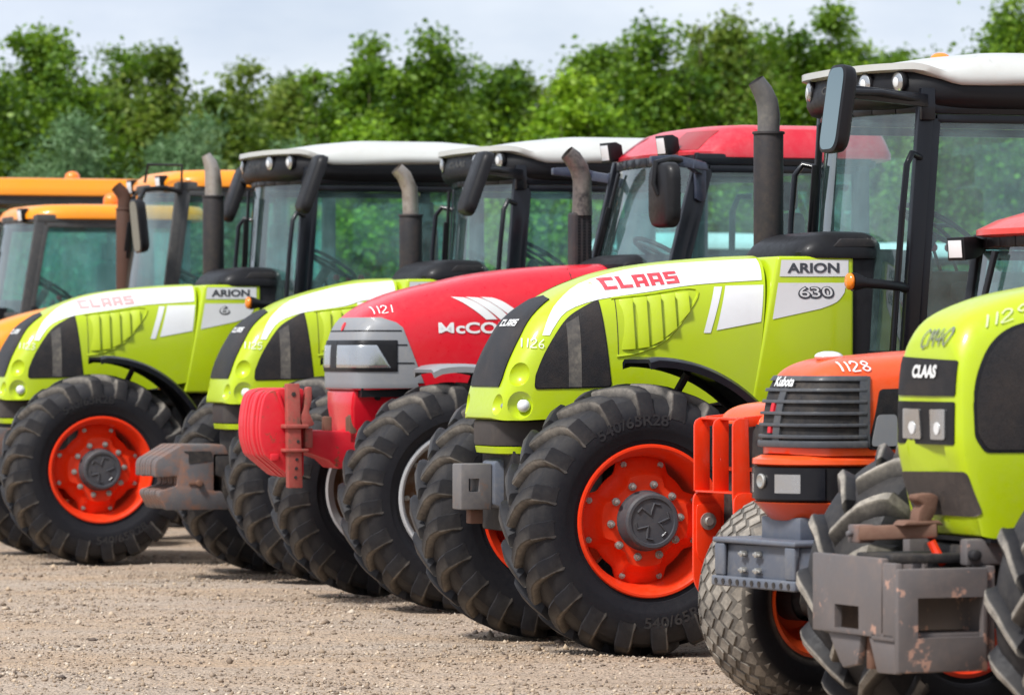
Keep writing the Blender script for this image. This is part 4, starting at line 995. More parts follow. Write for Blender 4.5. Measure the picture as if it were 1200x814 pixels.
# ------------------------------------------------------------------ nearest lime tractor
def near_lime():
    r = pose('tractor', 'lime green tractor at the right edge with big steel front carrier and upright nose', 2.042, 17.20, 23)
    rows = [(.496,1.42,.98,.15),(.494,1.50,.92,.215),(.486,1.575,.885,.25),(.468,1.64,.868,.270),(.40,1.712,.86,.287),(.25,1.772,.86,.303),(.06,1.814,.86,.317),(-.3,1.865,.87,.34),(-.9,1.90,.9,.35)]
    hm = hood_mb(rows, 4.6, 48, 7)
    hm.v = [(a - max(0, 1.20-c)*.24*max(0, min(1, (a-.05)/.35)), b, c) for a, b, c in hm.v]
    h = hm.build('hood', LIME, r, ang=50); bv = bvh_of(hm)
    lay('front_grille', MESH, h, bv, P1(roundpoly([(-.225,1.400),(.225,1.400),(.225,1.535),(-.225,1.55)], .012)), 'F', .006, .04, 1)
    lay('grille_badge', LETW, h, bv, fit(text2d('CLAAS', .05), -.095, .095, 1.468, 1.518, 0, .012, False), 'F', .012, .04)
    lay('lamp_recess', BLACK, h, bv, P1(roundpoly([(-.225,1.215),(.225,1.215),(.225,1.378),(-.225,1.378)], .012)), 'F', .005, .04, 1)
    for y in (-.105, .105):
        lay('headlight', REFL, h, bv, P1(roundpoly([(y-.062,1.235),(y+.062,1.235),(y+.062,1.35),(y-.062,1.35)], .008)), 'F', .011, .03, 1)
    for y in (-.105, .105): lay('lamp_bulb', LAMPW, h, bv, P1([(y+.024*math.cos(t), 1.278+.024*math.sin(t)) for t in np.linspace(0, 2*math.pi, 16, endpoint=False)]), 'F', .0145, .03, 1)
    lay('lower_mesh', paint('brown_black_mesh', (.045,.038,.036), .5, coat=0, dust=.8, dustc=(.2,.15,.12), bump=.1, bscale=200), h, bv, P1(roundpoly([(-.245,1.105),(.262,1.115),(.275,.945),(-.2,.945)], .025)), 'F', .006, .03, 1)
    sm = roundpoly([(.425,1.255)]+spline([(.428,1.38),(.405,1.48),(.345,1.585),(.24,1.655),(.05,1.695)], 4)+[(-.55,1.74),(-.55,1.195),(.385,1.198)], .02, 3)
    for mode in 'LR':
        lay('side_mesh', MESH, h, bv, P1(sm), mode, .007, .05, 1)
        lay('mesh_seal', BLACK, h, bv, P1([(a+.012 if a > .1 else a, b+(.012 if b > 1.4 else -.012)) for a, b in sm]), mode, .003, .05)
    lay('painted_letters', LETG, h, bv, fit(strokes('CM40', .13), -.06, .15, 1.578, 1.652, .012, .02, False), 'F', .007, .015)
    lay('painted_number', paint('worn_white_marker', (.60, .66, .38), .5), h, bv, fit(strokes('1129', .10), .365, .19, 1.655, 1.705, .048, .02), 'L', .007, .015)
    sl = MB(); sl.box(-.2, .38, -.30, .30, .845, .862); sl.build('hood_seal', BLACK, r)
    # steel front carrier
    fp = MB(); fp.box(.755, .785, -.39, .19, .49, .79); fp.prism([(.785,.775),(.785,.49),(.76,.49),(.755,.775)], .19, .30); fpo = fp.build('carrier', PLATE, r, bevel=.006)
    c1 = MB(); c1.box(.70, .85, -.20, .0, .51, .60); diff(fpo, [c1])
    sp = MB(); sp.box(.40, .785, .285, .318, .365, .755); spo = sp.build('carrier_side', PLATE, fpo, bevel=.008)
    c2 = MB(); c2.box(.42, .70, .2, .4, .495, .645); diff(spo, [c2])
    sp = MB(); sp.box(.40, .755, -.39, -.36, .49, .755); sp.box(.40, .785, .10, .284, .48, .51); sp.box(.36, .75, -.36, .284, .70, .72); sp.box(.36, .40, -.38, .30, .40, .76); sp.build('carrier_frame', PLATE, fpo, bevel=.006)
    lw = MB(); lw.prism([(-.30,.49),(-.02,.49),(-.05,.375),(-.17,.355),(-.20,.38)], .735, .765, 'x')
    lw.prism([(.06,.49),(.30,.49),(.30,.36),(.13,.355)], .755, .775, 'x'); lw.prism([(-.10,.49),(.06,.49),(.10,.36),(-.06,.37)], .66, .70, 'x')
    lw.build('carrier_lug', PLATE, fpo, bevel=.006)
    pn = MB(); pn.cyl((.715, -.02, .36), (.715, -.02, .50), .022); pn.box(.70, .735, -.11, -.06, .43, .50); pn.build('carrier_pin', RUST, fpo, bevel=.004)
    ba = MB(); ba.box(.30, .72, -.15, .15, .765, .80); ba.cyl((.44, .26, .80), (.44, .31, .80), .022, n=12)
    ba.build('carrier_arm', DARK, r, bevel=.01)
    for y in (.23, -.23):
        be = MB(); be.prism([(.08,.76),(.46,.76),(.46,.86),(.08,.86)], y-.03, y+.03); be.build('frame_rail', PLATE, r, bevel=.01)
    hk = MB(); hk.bar((.46, .03, .885), (.72, -.12, .872), .07, .055); hk.build('tow_bar', RUST, r, bevel=.01)
    hb = MB(); hb.box(.66, .735, -.19, -.10, .835, .905); hb.cyl((.735, -.15, .87), (.76, -.15, .87), .012); hb.build('tow_block', IRON, r, bevel=.008)
    hk2 = MB(); hk2.prism([(.50,.905),(.555,.905),(.548,.96),(.53,.985),(.56,1.0),(.56,1.022),(.49,1.03),(.46,1.015),(.47,.96)], -.03, .045); hk2.prism([(.44,.905),(.62,.905),(.60,.925),(.46,.925)], -.05, .05); hk2.build('tow_hook', RUST, r, bevel=.01)
    rg = MB(); rg.tube([(.50, .05, .845), (.48, .06, .80), (.47, .09, .76)], .018, 8); rg.build('red_pin', RIM, r)
    hd = MB(); hd.bar((.42, .05, .93), (.40, .17, .935), .02, .022); hd.build('catch', BLACK, r, bevel=.005)
    under(r, -1.4, .95, .2, .72, .62, .40); eb = MB(); eb.box(-1.4, .2, -.28, .28, .5, 1.1); eb.build('gearbox', DARK, r, bevel=.02)
    for s in (1, -1):
        wheel(r, 'front_wheel', (0, .71 if s > 0 else -.83, .61), .62, .43, .33, s, RIM, 15, 14, 'lobe', dusty=1.5, narrow=True)
        wheel(r, 'rear_wheel', (-2.4, s*.84, .82), .83, .50, .45, s, RIM, 22)
        mudguard(r, -2.4, .82, *(sorted((s*.58, s*1.1))), .9, 25, 150)
    cab(r, dict(xa0=-1.15, xa1=-1.3, zb=.98, zt=2.55, w0=.70, w1=.74, xb=-2.6, bow=.15, zw=1.7))
    rs = slab([(2.545,.05,.03,.02),(2.56,.0,0,0),(2.62,.0,0,0),(2.69,.12,.05,.08),(2.73,.3,.15,.2),(2.75,.6,.4,.4)], -2.9, -1.12, .82, 6); rs.build('cab_roof', CREAM, r, ang=50)
    return r
tn = near_lime()

# ------------------------------------------------------------------ farther tractors (cabs seen over the lime hoods and through their glass)
def plain_tractor(label, x, y, yaw, body, roofm, xa=(-.89, -1.11), zt=2.97, xb=-2.4, roof=(2.95, 3.08), w=.76, x1=-.95, mir=True, frame=RUBC, exh=None, hz=2.03, group=GRP, rimm=None, wide=0):
    r = pose('tractor', label, x, y, yaw, group=group)
    rimm = rimm or YORANGE
    rows = [(.62,1.2,1.1,.2),(.60,1.45,1.08,.29),(.54,1.62,1.08,.34),(.42,1.75,1.08,.37),(.2,1.85,1.08,.39),(-.2,hz-.08,1.1,.41),(xa[0]+.12,hz,1.15,.42)]
    hm = hood_mb(rows, 4, 32); h = hm.build('hood', body, r, ang=50); bv = bvh_of(hm)
    lay('front_grille', MESH, h, bv, P1(roundpoly([(-.22,1.2),(.22,1.2),(.22,1.68),(-.22,1.68)], .03)), 'F', .006, .05, 1)
    for mode in 'LR': lay('side_mesh', MESH, h, bv, P1(roundpoly([(.35,1.3),(.28,1.6),(-.1,1.7),(-.1,1.3)], .04)), mode, .006, .06, 1)
    fw = MB(); fw.box(xa[0]-.02, xa[0]+.14, -.4, .4, 1.0, hz-.03); fw.build('firewall', BLACK, r)
    under(r, -1.4, 1.35)
    cab(r, dict(xa0=xa[0], xa1=xa[1], zb=1.2, zt=zt, w0=w-.03, w1=w, xb=xb, bow=.14, zw=1.9, rib=.095, frame=frame, iz=.12))
    z0, z1 = roof
    rs = slab([(z0-.02,.05,.03,.02),(z0-.01,.0,0,0),(z0+.03,.0,0,0),(z0+.07,.03,.02,.02),(z1-.01,.10,.06,.06),(z1,.22,.15,.15),(z1+.012,.5,.4,.4)], xb-.25, x1, w+.06+wide, 6, 64, lambda a, b, z: (a-(.08*(b/.8)**2 if a > xb+.6 else 0), z))
    rf = rs.build('cab_roof', roofm, r, ang=45)
    for s in (1, -1):
        lamp(rf, 'work_light', (x1-.02, s*.5, z0+.02), .06, (1, .1, -.1), .1, True)
        if mir and s > 0:
            mirror(r, (x1+.27, s*1.02, zt-.37), .28, .44, [(xa[1]+.02, s*.78, zt-.08), (xa[1]+.2, s*.93, zt-.05), (x1+.22, s*1.0, zt-.07), (x1+.27, s*1.02, zt-.15)], 0, s > 0, BLACK, 6)
            rk = MB(); rk.tube([(xa[1]+.02, s*.80, zt-.1), (xa[1]+.02, s*.82, zt+.14), (x1+.1, s*.62, zt+.15), (x1+.12, s*.60, zt)], .012, 8); rk.build('lamp_rack', BLACK, rf)
        wheel(r, 'front_wheel', (0, s*.80, .66), .665, .44, .36, s, rimm, 19)
        wheel(r, 'rear_wheel', (-2.4, s*.86, .86), .865, .54, .47, s, rimm, 22)
        mudguard(r, -2.4, .86, *(sorted((s*.58, s*1.14))), .93, 25, 150)
    if exh:
        ex, zt1, zt2, mt, tm = exh
        exhaust(r, ex, -.45, 1.7, zt1, .072, [(ex, -.45, zt1-.02), (ex-.005, -.45, zt1+.09), (ex+.02, -.45, zt2-.06), (ex+.075, -.45, zt2)], [.062, .062, .058, .05], mt, tm)
    return r
tA = plain_tractor('orange roofed tractor with a big mirror beside its brown exhaust pipe', -4.017, 37.04, 18.5, YORANGE, YORANGE, exh=(-.91, 2.78, 2.98, BROWNEX, BROWNEX))
tB = plain_tractor('orange tractor with the lowest roof, at the left edge before a taller cab', -5.413, 40.24, 18.5, YORANGE, YORANGE, xa=(-.74, -1.0), zt=2.80, roof=(2.78, 2.90), xb=-2.35, x1=-.84, mir=False, hz=2.0)
tC = plain_tractor('tall long roofed orange tractor farthest back at the left edge, under two amber beacons', -5.705, 43.74, 18.5, YORANGE, YORANGE, xa=(.0, -.15), zt=3.12, roof=(3.11, 3.27), xb=-2.02, x1=.02, mir=False, hz=2.0)
def beacon(label, loc, s=1.0):
    b = thing('beacon', label, 'beacon', loc)
    m = MB(); m.lathe([(0, .075*s), (.02*s, .078*s), (.06*s, .074*s), (.088*s, .055*s), (.10*s, .03*s), (.103*s, .001)], 20, ax='z'); m.m = 1; m.lathe([(-.04, .06*s), (0, .07*s)], 20, ax='z'); m.build('lens', [AMBER, BLACK], b); return b
MC = Matrix.Translation((-5.705, 43.74, 0)) @ Matrix.Rotation(R(198.5), 4, 'Z')
beacon('amber dome beacon on top of the tallest orange cab roof', MC @ Vector((-1.40, 0, 3.265)), 1.0)
MBt = Matrix.Translation((-5.413, 40.24, 0)) @ Matrix.Rotation(R(198.5), 4, 'Z')
beacon('square amber beacon on the rear of the low orange cab roof', MBt @ Vector((-1.80, .1, 2.92)), 1.0)
G2 = 'tractors in the second row'
for i, (lab, px, d, b_, rf_) in enumerate((
    ('blue tractor with white roof, seen through the cab of the tractor numbered 1125', 655, 46, BLUEP, WHITE),
    ('red tractor with white roof in the row behind, seen beside the perforated exhaust', 600, 43, RED, WHITE),
    ('green tractor with white roof, seen through the glass of the red roofed cab', 880, 47, GREENP, WHITE),
    ('cream roofed tractor in the row behind, seen through the cab under the dome beacon', 1110, 44, LIME_D, CREAM),
    ('red roofed tractor in the row behind, at the right edge of the picture', 1290, 48, RED, REDROOF))):
    plain_tractor(lab, (px-600)*d/5200, d, 18.5+random.uniform(-3, 3), b_, rf_, frame=BLACK, group=G2, rimm=WHITE, zt=2.60, roof=(2.58, 2.72), hz=1.9)

# ------------------------------------------------------------------ ground, gravel
def ground_mat():
    m, nt, out = nodes_of('compacted_gravel'); b = N(nt, 'ShaderNodeBsdfPrincipled'); nt.links.new(b.outputs[0], out.inputs[0])
    tc = nt.nodes.new('ShaderNodeTexCoord'); V = tc.outputs['Object']
    mpg = nt.nodes.new('ShaderNodeMapping'); mpg.inputs['Scale'].default_value = (.35, 1.3, 1); nt.links.new(V, mpg.inputs[0]); n1 = noise(nt, .8, 6, .6, mpg.outputs[0]); n2 = noise(nt, 3.0, 8, .7, mpg.outputs[0]); n3 = noise(nt, 38, 6, .75, V)
    vo = nt.nodes.new('ShaderNodeTexVoronoi'); vo.inputs['Scale'].default_value = 55; nt.links.new(V, vo.inputs['Vector'])
    vs = nt.nodes.new('ShaderNodeSeparateColor'); nt.links.new(vo.outputs['Color'], vs.inputs[0])
    c = mixc(nt, ramp(nt, n1, .38, .62), (.54, .385, .26), (.53, .43, .345))
    c = mixc(nt, ramp(nt, n2, .45, .72, 0, .6), c, (.34, .255, .19))
    c = mixc(nt, ramp(nt, vs.outputs[0], .55, 1, 0, .6), c, (.50, .41, .32))
    c = mixc(nt, ramp(nt, vs.outputs[1], .7, 1, 0, .8), c, (.13, .10, .08))
    c = mixc(nt, ramp(nt, n3, .35, .75, 0, .35), c, (.17, .13, .09))
    nt.links.new(c, b.inputs['Base Color']); b.inputs['Roughness'].default_value = .9; b.inputs['Specular IOR Level'].default_value = .2
    ad = nt.nodes.new('ShaderNodeMath'); ad.operation = 'MULTIPLY_ADD'; ad.inputs[1].default_value = .6
    nt.links.new(n3, ad.inputs[0]); nt.links.new(vo.outputs['Distance'], ad.inputs[2])
    bp = nt.nodes.new('ShaderNodeBump'); bp.inputs['Strength'].default_value = .9; bp.inputs['Distance'].default_value = .02
    nt.links.new(ad.outputs[0], bp.inputs['Height']); nt.links.new(bp.outputs[0], b.inputs['Normal']); return m
GM = ground_mat()
def hgt(x, y):
    return .010*np.sin(x*1.7+.6*y)+.008*np.sin(2.3*y-1.1*x)+.006*np.sin(5.1*x+3.3*y)+.004*np.sin(9.7*y+4*x)-.012
xs = np.concatenate([[-400, -120, -40, -15], np.linspace(-9, 9, 91), [15, 40, 120, 400]]); ys = np.concatenate([[-60, -10, 5], np.linspace(12, 48, 181), [52, 60, 90, 200, 900]])
X, Y = np.meshgrid(xs, ys); Z = np.where((abs(X) < 9.01) & (Y > 11.9) & (Y < 48.1), hgt(X, Y), -.012)
mb = MB(); mb.v = [tuple(p) for p in np.stack([X.ravel(), Y.ravel(), Z.ravel()], 1)]; nx = len(xs)
mb.f = [(j*nx+i, j*nx+i+1, (j+1)*nx+i+1, (j+1)*nx+i) for j in range(len(ys)-1) for i in range(nx-1)]; mb.mi = [0]*len(mb.f)
tag(mb.build('ground', GM), kind='structure')
def stones():
    n = 70000
    y = 14.5+ (rng.random(n)**1.1)*20; x = rng.uniform(-1, 1, n)*y*.125
    s = .004+.010*rng.random(n)**3.0; s[rng.random(n) < .03] *= 2.0
    cl = np.sin(x*2.1+y*.9)*np.sin(y*1.7-x)+rng.normal(0, .6, n); keep = cl > -.35; x, y, s = x[keep], y[keep], s[keep]; n = len(x)
    base = np.array([(1,0,0),(0,1,0),(-1,0,0),(0,-1,0),(0,0,.8),(0,0,-.8)], float)
    a = rng.uniform(0, 6.28, n); sc3 = rng.uniform(.65, 1.35, (n, 3)); jit = rng.uniform(-.25, .25, (n, 6, 3))
    v = (base[None]+jit)*sc3[:, None]*s[:, None, None]
    ca, sa = np.cos(a)[:, None], np.sin(a)[:, None]; vx = v[..., 0]*ca-v[..., 1]*sa; vy = v[..., 0]*sa+v[..., 1]*ca
    z = hgt(x, y)+s*.25
    V = np.stack([vx+x[:, None], vy+y[:, None], v[..., 2]+z[:, None]], -1).reshape(-1, 3)
    f = np.array([(0,1,4),(1,2,4),(2,3,4),(3,0,4),(1,0,5),(2,1,5),(3,2,5),(0,3,5)]); F = (f[None]+np.arange(n)[:, None, None]*6).reshape(-1, 3)
    me = bpy.data.meshes.new('gravel'); me.vertices.add(len(V)); me.vertices.foreach_set('co', V.ravel()); me.loops.add(F.size); me.loops.foreach_set('vertex_index', F.ravel().astype(np.int32))
    me.polygons.add(len(F)); me.polygons.foreach_set('loop_start', np.arange(0, F.size, 3, dtype=np.int32)); me.update(calc_edges=True)
    at = me.attributes.new('tone', 'FLOAT', 'POINT'); at.data.foreach_set('value', np.repeat(rng.random(n), 6))
    m, nt, out = nodes_of('loose_stone'); b = N(nt, 'ShaderNodeBsdfPrincipled'); nt.links.new(b.outputs[0], out.inputs[0]); b.inputs['Roughness'].default_value = .85
    a_ = nt.nodes.new('ShaderNodeAttribute'); a_.attribute_name = 'tone'; cr = nt.nodes.new('ShaderNodeValToRGB'); nt.links.new(a_.outputs['Fac'], cr.inputs[0]); nt.links.new(cr.outputs[0], b.inputs['Base Color'])
    e = cr.color_ramp.elements; e[0].color = (.10, .075, .06, 1); e[1].color = (.56, .48, .39, 1)
    for p, c in ((.3, (.30, .22, .15, 1)), (.6, (.33, .265, .21, 1)), (.8, (.48, .36, .24, 1))): k = e.new(p); k.color = c
    me.materials.append(m); o = link('gravel', me); tag(o, kind='stuff'); return o
stones()

# ------------------------------------------------------------------ trees
def leaf_mat(name, cols, trans=.45):
    m, nt, out = nodes_of(name); a = nt.nodes.new('ShaderNodeAttribute'); a.attribute_name = 'tone'
    cr = nt.nodes.new('ShaderNodeValToRGB'); nt.links.new(a.outputs['Fac'], cr.inputs[0]); e = cr.color_ramp.elements
    e[0].color = rgba(cols[0]); e[1].color = rgba(cols[-1])
    for i, c in enumerate(cols[1:-1]): k = e.new((i+1)/(len(cols)-1)); k.color = rgba(c)
    d = N(nt, 'ShaderNodeBsdfPrincipled'); d.inputs['Roughness'].default_value = .45; d.inputs['Specular IOR Level'].default_value = .35; nt.links.new(cr.outputs[0], d.inputs['Base Color'])
    t = N(nt, 'ShaderNodeBsdfTranslucent'); nt.links.new(mixc(nt, .5, cr.outputs[0], (.12, .2, .01)), t.inputs[0])
    mx = nt.nodes.new('ShaderNodeMixShader'); mx.inputs[0].default_value = trans
    nt.links.new(d.outputs[0], mx.inputs[1]); nt.links.new(t.outputs[0], mx.inputs[2]); nt.links.new(mx.outputs[0], out.inputs[0]); return m
LEAF = leaf_mat('broad_leaves', [(.028, .085, .008), (.095, .20, .013), (.17, .30, .02), (.27, .42, .03)])
LEAF2 = leaf_mat('olive_leaves', [(.045, .095, .014), (.12, .20, .024), (.20, .285, .036), (.30, .37, .06)])
LEAF3 = leaf_mat('bright_leaves', [(.09, .20, .01), (.17, .33, .014), (.26, .44, .02), (.35, .52, .03)])
NEEDLE = leaf_mat('pine_needles', [(.06, .14, .055), (.11, .22, .09), (.17, .30, .13), (.25, .38, .19)], .2)
BARK = paint('bark', (.10, .075, .05), .9, coat=0, dust=.5, bump=.2, bscale=25)
def leaves(P, size, tone, needle=False):
    n = len(P); d = rng.normal(size=(n, 3)); d /= np.linalg.norm(d, axis=1)[:, None]
    if not needle: d[:, 2] = -abs(d[:, 2])*.6; d /= np.linalg.norm(d, axis=1)[:, None]
    u = rng.normal(size=(n, 3)); u -= (u*d).sum(1)[:, None]*d; u /= np.linalg.norm(u, axis=1)[:, None]
    s = (size*rng.uniform(.5, 1.4, n))[:, None]; w = s*(.06 if needle else .34); nn = np.cross(d, u)
    V = np.stack([P, P+d*s*.45+u*w+nn*s*.06, P+d*s, P+d*s*.45-u*w+nn*s*.06], 1).reshape(-1, 3)
    return V, np.repeat(tone, 4)
def tree(name, label, cat, x, y, h, w, mat, seed, z0=.6, nclump=90, per=170, size=.10, needle=False, lean=0., peaks=5):
    global rng; rng = np.random.default_rng(seed); rd = random.Random(seed)
    t = thing(name, label, cat, (x, y, 0), 0, 'trees and shrubs behind the yard')
    br = MB(); top = Vector((lean*.7, 0, h*.72))
    br.tube([(0, 0, -.05), (lean*.15, .02, h*.25), (lean*.5, -.03, h*.5), tuple(top)], [.09+.008*h, .075, .045, .012], 8)
    C = []; tips = []
    for k in range(peaks):      # main limbs, each ends in a leader of its own
        a = 2*math.pi*k/peaks+rd.uniform(-.5, .5); rr = w*.5*rd.uniform(.2, .9); hh = h*rd.uniform(.66, .96)
        if k == 0: rr, hh = w*.12, h*.965
        b0 = Vector((lean*.2, 0, h*rd.uniform(.12, .35))); b2 = Vector((rr*math.cos(a)+lean*.6, rr*math.sin(a), hh)); b1 = (b0+b2)/2+Vector((rr*.3*math.cos(a), rr*.3*math.sin(a), -.1*h))
        br.tube([b0, b1, b2*.92+b1*.08], [.045, .028, .006], 6); tips.append((b0, b1, b2))
    b0, b1, b2 = tips[0]
    for j in range(16):
        u = .55+.45*j/15; p = b0*(1-u)**2+b1*2*u*(1-u)+b2*u*u; sp = w*.10*(1.5-u)
        C.append((p+Vector((rd.gauss(0, sp), rd.gauss(0, sp), rd.gauss(0, .05)-.05)), .24*(1.55-u)))
    for i in range(nclump):
        if i % 2:
            b0, b1, b2 = tips[(i//2) % len(tips)]; u = 1.0-.75*rd.random()**1.15
            p = b0*(1-u)**2+b1*2*u*(1-u)+b2*u*u; sp = w*.20*(1.30-u)
            q = p+Vector((rd.gauss(0, sp), rd.gauss(0, sp), rd.gauss(0, sp*.8)-.05)); rad = rd.uniform(.11, .27)*(w/2.2)**.5*(1.35-.78*u)
            if rd.random() < .3: br.tube([p, (p+q)/2+Vector((0, 0, -.05)), q], [.016, .011, .005], 5)
        else:
            u = rd.random()**.85; th = rd.uniform(0, 6.28); rr = w*.72*(max(0, 1-u**2.6))**.6*math.sqrt(rd.random())
            q = Vector((lean*u+rr*math.cos(th), rr*math.sin(th), z0*.6+u*(h*.87-z0))); rad = rd.uniform(.20, .36)*(w/2.2)**.5
        C.append((q, rad))
    bo = br.build('trunk', BARK, t)
    PP, TT = [], []
    for q, r_ in C:
        m = int(per*rd.uniform(.5, 1.4)); g = rng.normal(size=(m, 3))*np.array([1, 1, .75])*r_*rd.uniform(.8, 1.25)
        PP.append(np.array(q)[None]+g); base = rd.uniform(.12, .85)
        TT.append(np.clip(base+rng.normal(0, .16, m), 0, 1))
    P = np.concatenate(PP); T = np.concatenate(TT); V, tn_ = leaves(P, size, T, needle)
    F = len(P); me = bpy.data.meshes.new('crown'); me.vertices.add(len(V)); me.vertices.foreach_set('co', V.ravel()); me.loops.add(F*4); me.loops.foreach_set('vertex_index', np.arange(F*4, dtype=np.int32))
    me.polygons.add(F); me.polygons.foreach_set('loop_start', np.arange(0, F*4, 4, dtype=np.int32)); me.update(calc_edges=True)
    at = me.attributes.new('tone', 'FLOAT', 'POINT'); at.data.foreach_set('value', tn_.astype(np.float32)); me.materials.append(mat); link('crown', me, t); return t
def px(x, d): return (x-600)*d/5200
def hz(y, d): return 1.565+(413-y)*d/5200
TR = [ # pixel x, depth, top pixel y, width m, leaves, name, label
    (20, 60, 28, 2.9, LEAF, 'broadleaf_tree', 'tall dark green broadleaf tree at the left edge of the sky'),
    (-60, 58, 15, 2.6, LEAF, 'broadleaf_tree', 'broadleaf tree half out of the picture at the far left'),
    (182, 62, 52, 1.9, LEAF2, 'broadleaf_tree', 'pointed olive green tree with a single peak, right of the tree at the left edge'),
    (262, 64, 72, 2.0, LEAF2, 'broadleaf_tree', 'olive green tree with two low tops above the grey exhaust with the pale tip'),
    (335, 66, 90, 1.9, LEAF2, 'broadleaf_tree', 'lowest thin topped tree left of the leafy tall pair above the cream roofs'),
    (432, 61, 42, 1.7, LEAF, 'broadleaf_tree', 'ragged tree with bare outer branches above the first cream cab roof'),
    (505, 60, 22, 1.7, LEAF, 'broadleaf_tree', 'tree with the tallest narrow spire in the middle of the skyline'),
    (578, 63, 62, 1.8, LEAF, 'broadleaf_tree', 'low crowned tree just left of the gap of open sky'),
    (668, 64, 78, 1.9, LEAF2, 'broadleaf_tree', 'low olive tree in the dip of the skyline behind the bright bush'),
    (745, 63, 14, 2.2, LEAF, 'broadleaf_tree', 'tall loose tree directly above the red cab roof'),
    (840, 64, 8, 2.2, LEAF2, 'broadleaf_tree', 'tall olive tree above the tall dark exhaust'),
    (945, 62, 2, 2.3, LEAF, 'broadleaf_tree', 'dense tree left of the nearest cream cab roof'),
    (1045, 66, 48, 1.7, LEAF, 'broadleaf_tree', 'low tree behind the front edge of the nearest cream cab roof'),
    (1165, 60, -12, 2.4, LEAF, 'broadleaf_tree', 'dark tree at the right edge above the beacon'),
    (1290, 62, -8, 2.6, LEAF, 'broadleaf_tree', 'broadleaf tree out at the far right behind the nearest cab'),
    (655, 57, 92, 1.7, LEAF3, 'bush', 'bright yellow green bush in front of the trees, left of the red roof'),
    (420, 57, 128, 1.5, LEAF3, 'bush', 'bright green bush above the front of the first cream cab roof'),
    (80, 56, 128, 1.5, NEEDLE, 'pine_tree', 'soft blue green young pine above the orange roofs at the left'),
    (225, 56, 140, 1.5, NEEDLE, 'pine_tree', 'soft young pine right behind the pale exhaust tip'),
    (320, 57, 165, 1.1, NEEDLE, 'pine_tree', 'small young pine behind the front corner of the first cream roof'),
    (585, 66, 70, 2.4, LEAF2, 'broadleaf_tree', 'olive tree farther back between the spire tree and the gap of sky'),
    (890, 70, 40, 2.8, LEAF2, 'broadleaf_tree', 'broad olive tree farther back, between the tall olive tree and the dense tree'),
    (120, 70, 62, 3.0, LEAF2, 'broadleaf_tree', 'olive tree farther back between the left edge tree and the pointed tree'),
    (380, 71, 100, 3.0, LEAF, 'broadleaf_tree', 'tree farther back filling the low part of the skyline at left of middle'),
    (1060, 72, 60, 2.8, LEAF2, 'broadleaf_tree', 'olive tree farther back behind the front of the nearest cab roof'),
    (300, 73, 84, 3.2, LEAF2, 'broadleaf_tree', 'far olive tree filling the dip right of the two low olive tops'),
    (500, 74, 66, 3.2, LEAF, 'broadleaf_tree', 'far tree behind the tallest narrow spire'),
    (700, 74, 52, 3.4, LEAF2, 'broadleaf_tree', 'far olive tree behind the bright bush and the red roof'),
    (790, 75, 40, 3.2, LEAF, 'broadleaf_tree', 'far tree between the tall loose tree and the tall olive tree'),
    (975, 75, 36, 3.2, LEAF, 'broadleaf_tree', 'far tree behind the dense tree beside the nearest cab'),
    (30, 74, 70, 3.2, LEAF2, 'broadleaf_tree', 'far olive tree behind the tree at the left edge'),
]
for i, (x_, d, ty, w, m, nm, lab) in enumerate(TR):
    nd = m is NEEDLE
    tree(nm, lab, 'pine' if nd else ('bush' if nm == 'bush' else 'tree'), px(x_, d), d, hz(ty, d), w, m, 100+i, nclump=int(150*w) if not nd else 190, per=215 if not nd else 330, size=.088 if not nd else .13, needle=nd, peaks=7, lean=random.uniform(-.25, .25))
hd = MB()   # far wood behind, only glimpsed through the crowns
def far_wood():
    global rng; rng = np.random.default_rng(5); n = 26000
    x = rng.uniform(-17, 17, n); P = np.stack([x, rng.uniform(74, 80, n), rng.random(n)**.8*(3.3+.5*np.sin(x*1.1)+.4*np.sin(x*2.7))], 1)
    V, tn_ = leaves(P, .24, np.clip(rng.normal(.35, .2, n), 0, 1)); F = n
    me = bpy.data.meshes.new('wood'); me.vertices.add(len(V)); me.vertices.foreach_set('co', V.ravel()); me.loops.add(F*4); me.loops.foreach_set('vertex_index', np.arange(F*4, dtype=np.int32))
    me.polygons.add(F); me.polygons.foreach_set('loop_start', np.arange(0, F*4, 4, dtype=np.int32)); me.update(calc_edges=True)
    at = me.attributes.new('tone', 'FLOAT', 'POINT'); at.data.foreach_set('value', tn_.astype(np.float32)); me.materials.append(LEAF); tag(link('far_wood', me), kind='stuff')
far_wood()

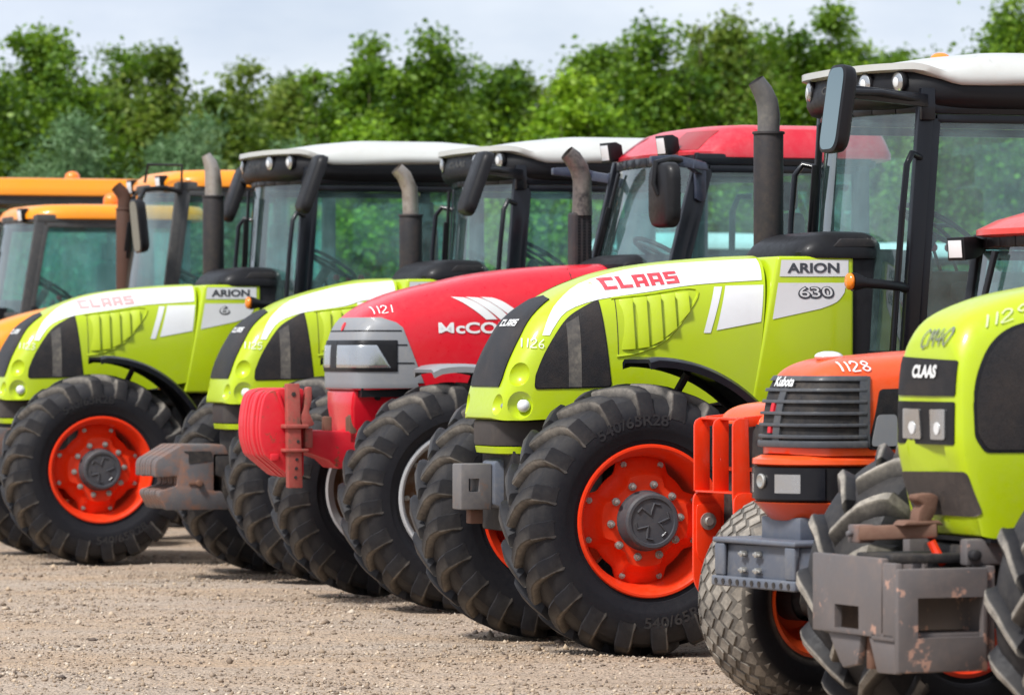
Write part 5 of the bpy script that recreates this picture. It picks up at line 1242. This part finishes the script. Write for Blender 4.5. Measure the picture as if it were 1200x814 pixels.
# ------------------------------------------------------------------ light, sky, camera
SUN_EL, SUN_AZ = 52, 222     # azimuth the light comes from, degrees clockwise from +Y
wd = bpy.data.worlds.new('World'); sc.world = wd; wd.use_nodes = True; nt = wd.node_tree; nt.nodes.clear()
out = nt.nodes.new('ShaderNodeOutputWorld'); bg = nt.nodes.new('ShaderNodeBackground'); nt.links.new(bg.outputs[0], out.inputs[0]); bg.inputs[1].default_value = .092
sky = nt.nodes.new('ShaderNodeTexSky'); sky.sky_type = 'NISHITA'; sky.sun_disc = False; sky.sun_elevation = R(SUN_EL); sky.sun_rotation = R(SUN_AZ); sky.air_density = 1.0; sky.dust_density = 2.5
tc = nt.nodes.new('ShaderNodeTexCoord'); mp = nt.nodes.new('ShaderNodeMapping'); mp.inputs['Scale'].default_value = (1, 1, 3.2); nt.links.new(tc.outputs['Generated'], mp.inputs[0])
n1 = noise(nt, 2.2, 7, .55, mp.outputs[0]); n2 = noise(nt, 9, 6, .6, mp.outputs[0])
cl = mixc(nt, ramp(nt, n2, .35, .68), (3.6, 4.1, 4.95), (4.9, 5.25, 5.8))
cc = mixc(nt, ramp(nt, n1, .30, .52, .80, 1.0), sky.outputs[0], cl)
nt.links.new(cc, bg.inputs[0])
sl = bpy.data.lights.new('sun', 'SUN'); sl.energy = 2.35; sl.angle = R(10); sl.color = (1, .975, .935)
so = bpy.data.objects.new('sun', sl); col.objects.link(so)
az, el = R(SUN_AZ), R(SUN_EL); dv = Vector((math.sin(az)*math.cos(el), math.cos(az)*math.cos(el), math.sin(el)))
so.rotation_euler = dv.to_track_quat('Z', 'Y').to_euler(); so.location = (0, 0, 30)
cam = bpy.data.cameras.new('camera'); co = bpy.data.objects.new('camera', cam); col.objects.link(co); sc.camera = co
cam.sensor_width = 36; cam.lens = 36*5200/1200; cam.clip_end = 3000; cam.clip_start = .5
co.location = (0, 0, 1.565); co.rotation_euler = (R(90)+math.atan((413-407)/5200), 0, 0)
cam.dof.use_dof = True; cam.dof.focus_distance = 22.4; cam.dof.aperture_fstop = 4.3; cam.dof.aperture_blades = 9
sc.view_settings.view_transform = 'Standard'; sc.view_settings.look = 'None'; sc.view_settings.exposure = 1.02; sc.view_settings.gamma = 1
sc.cycles.use_denoising = True; sc.cycles.max_bounces = 8; sc.cycles.transparent_max_bounces = 24; sc.cycles.caustics_reflective = False; sc.cycles.caustics_refractive = False
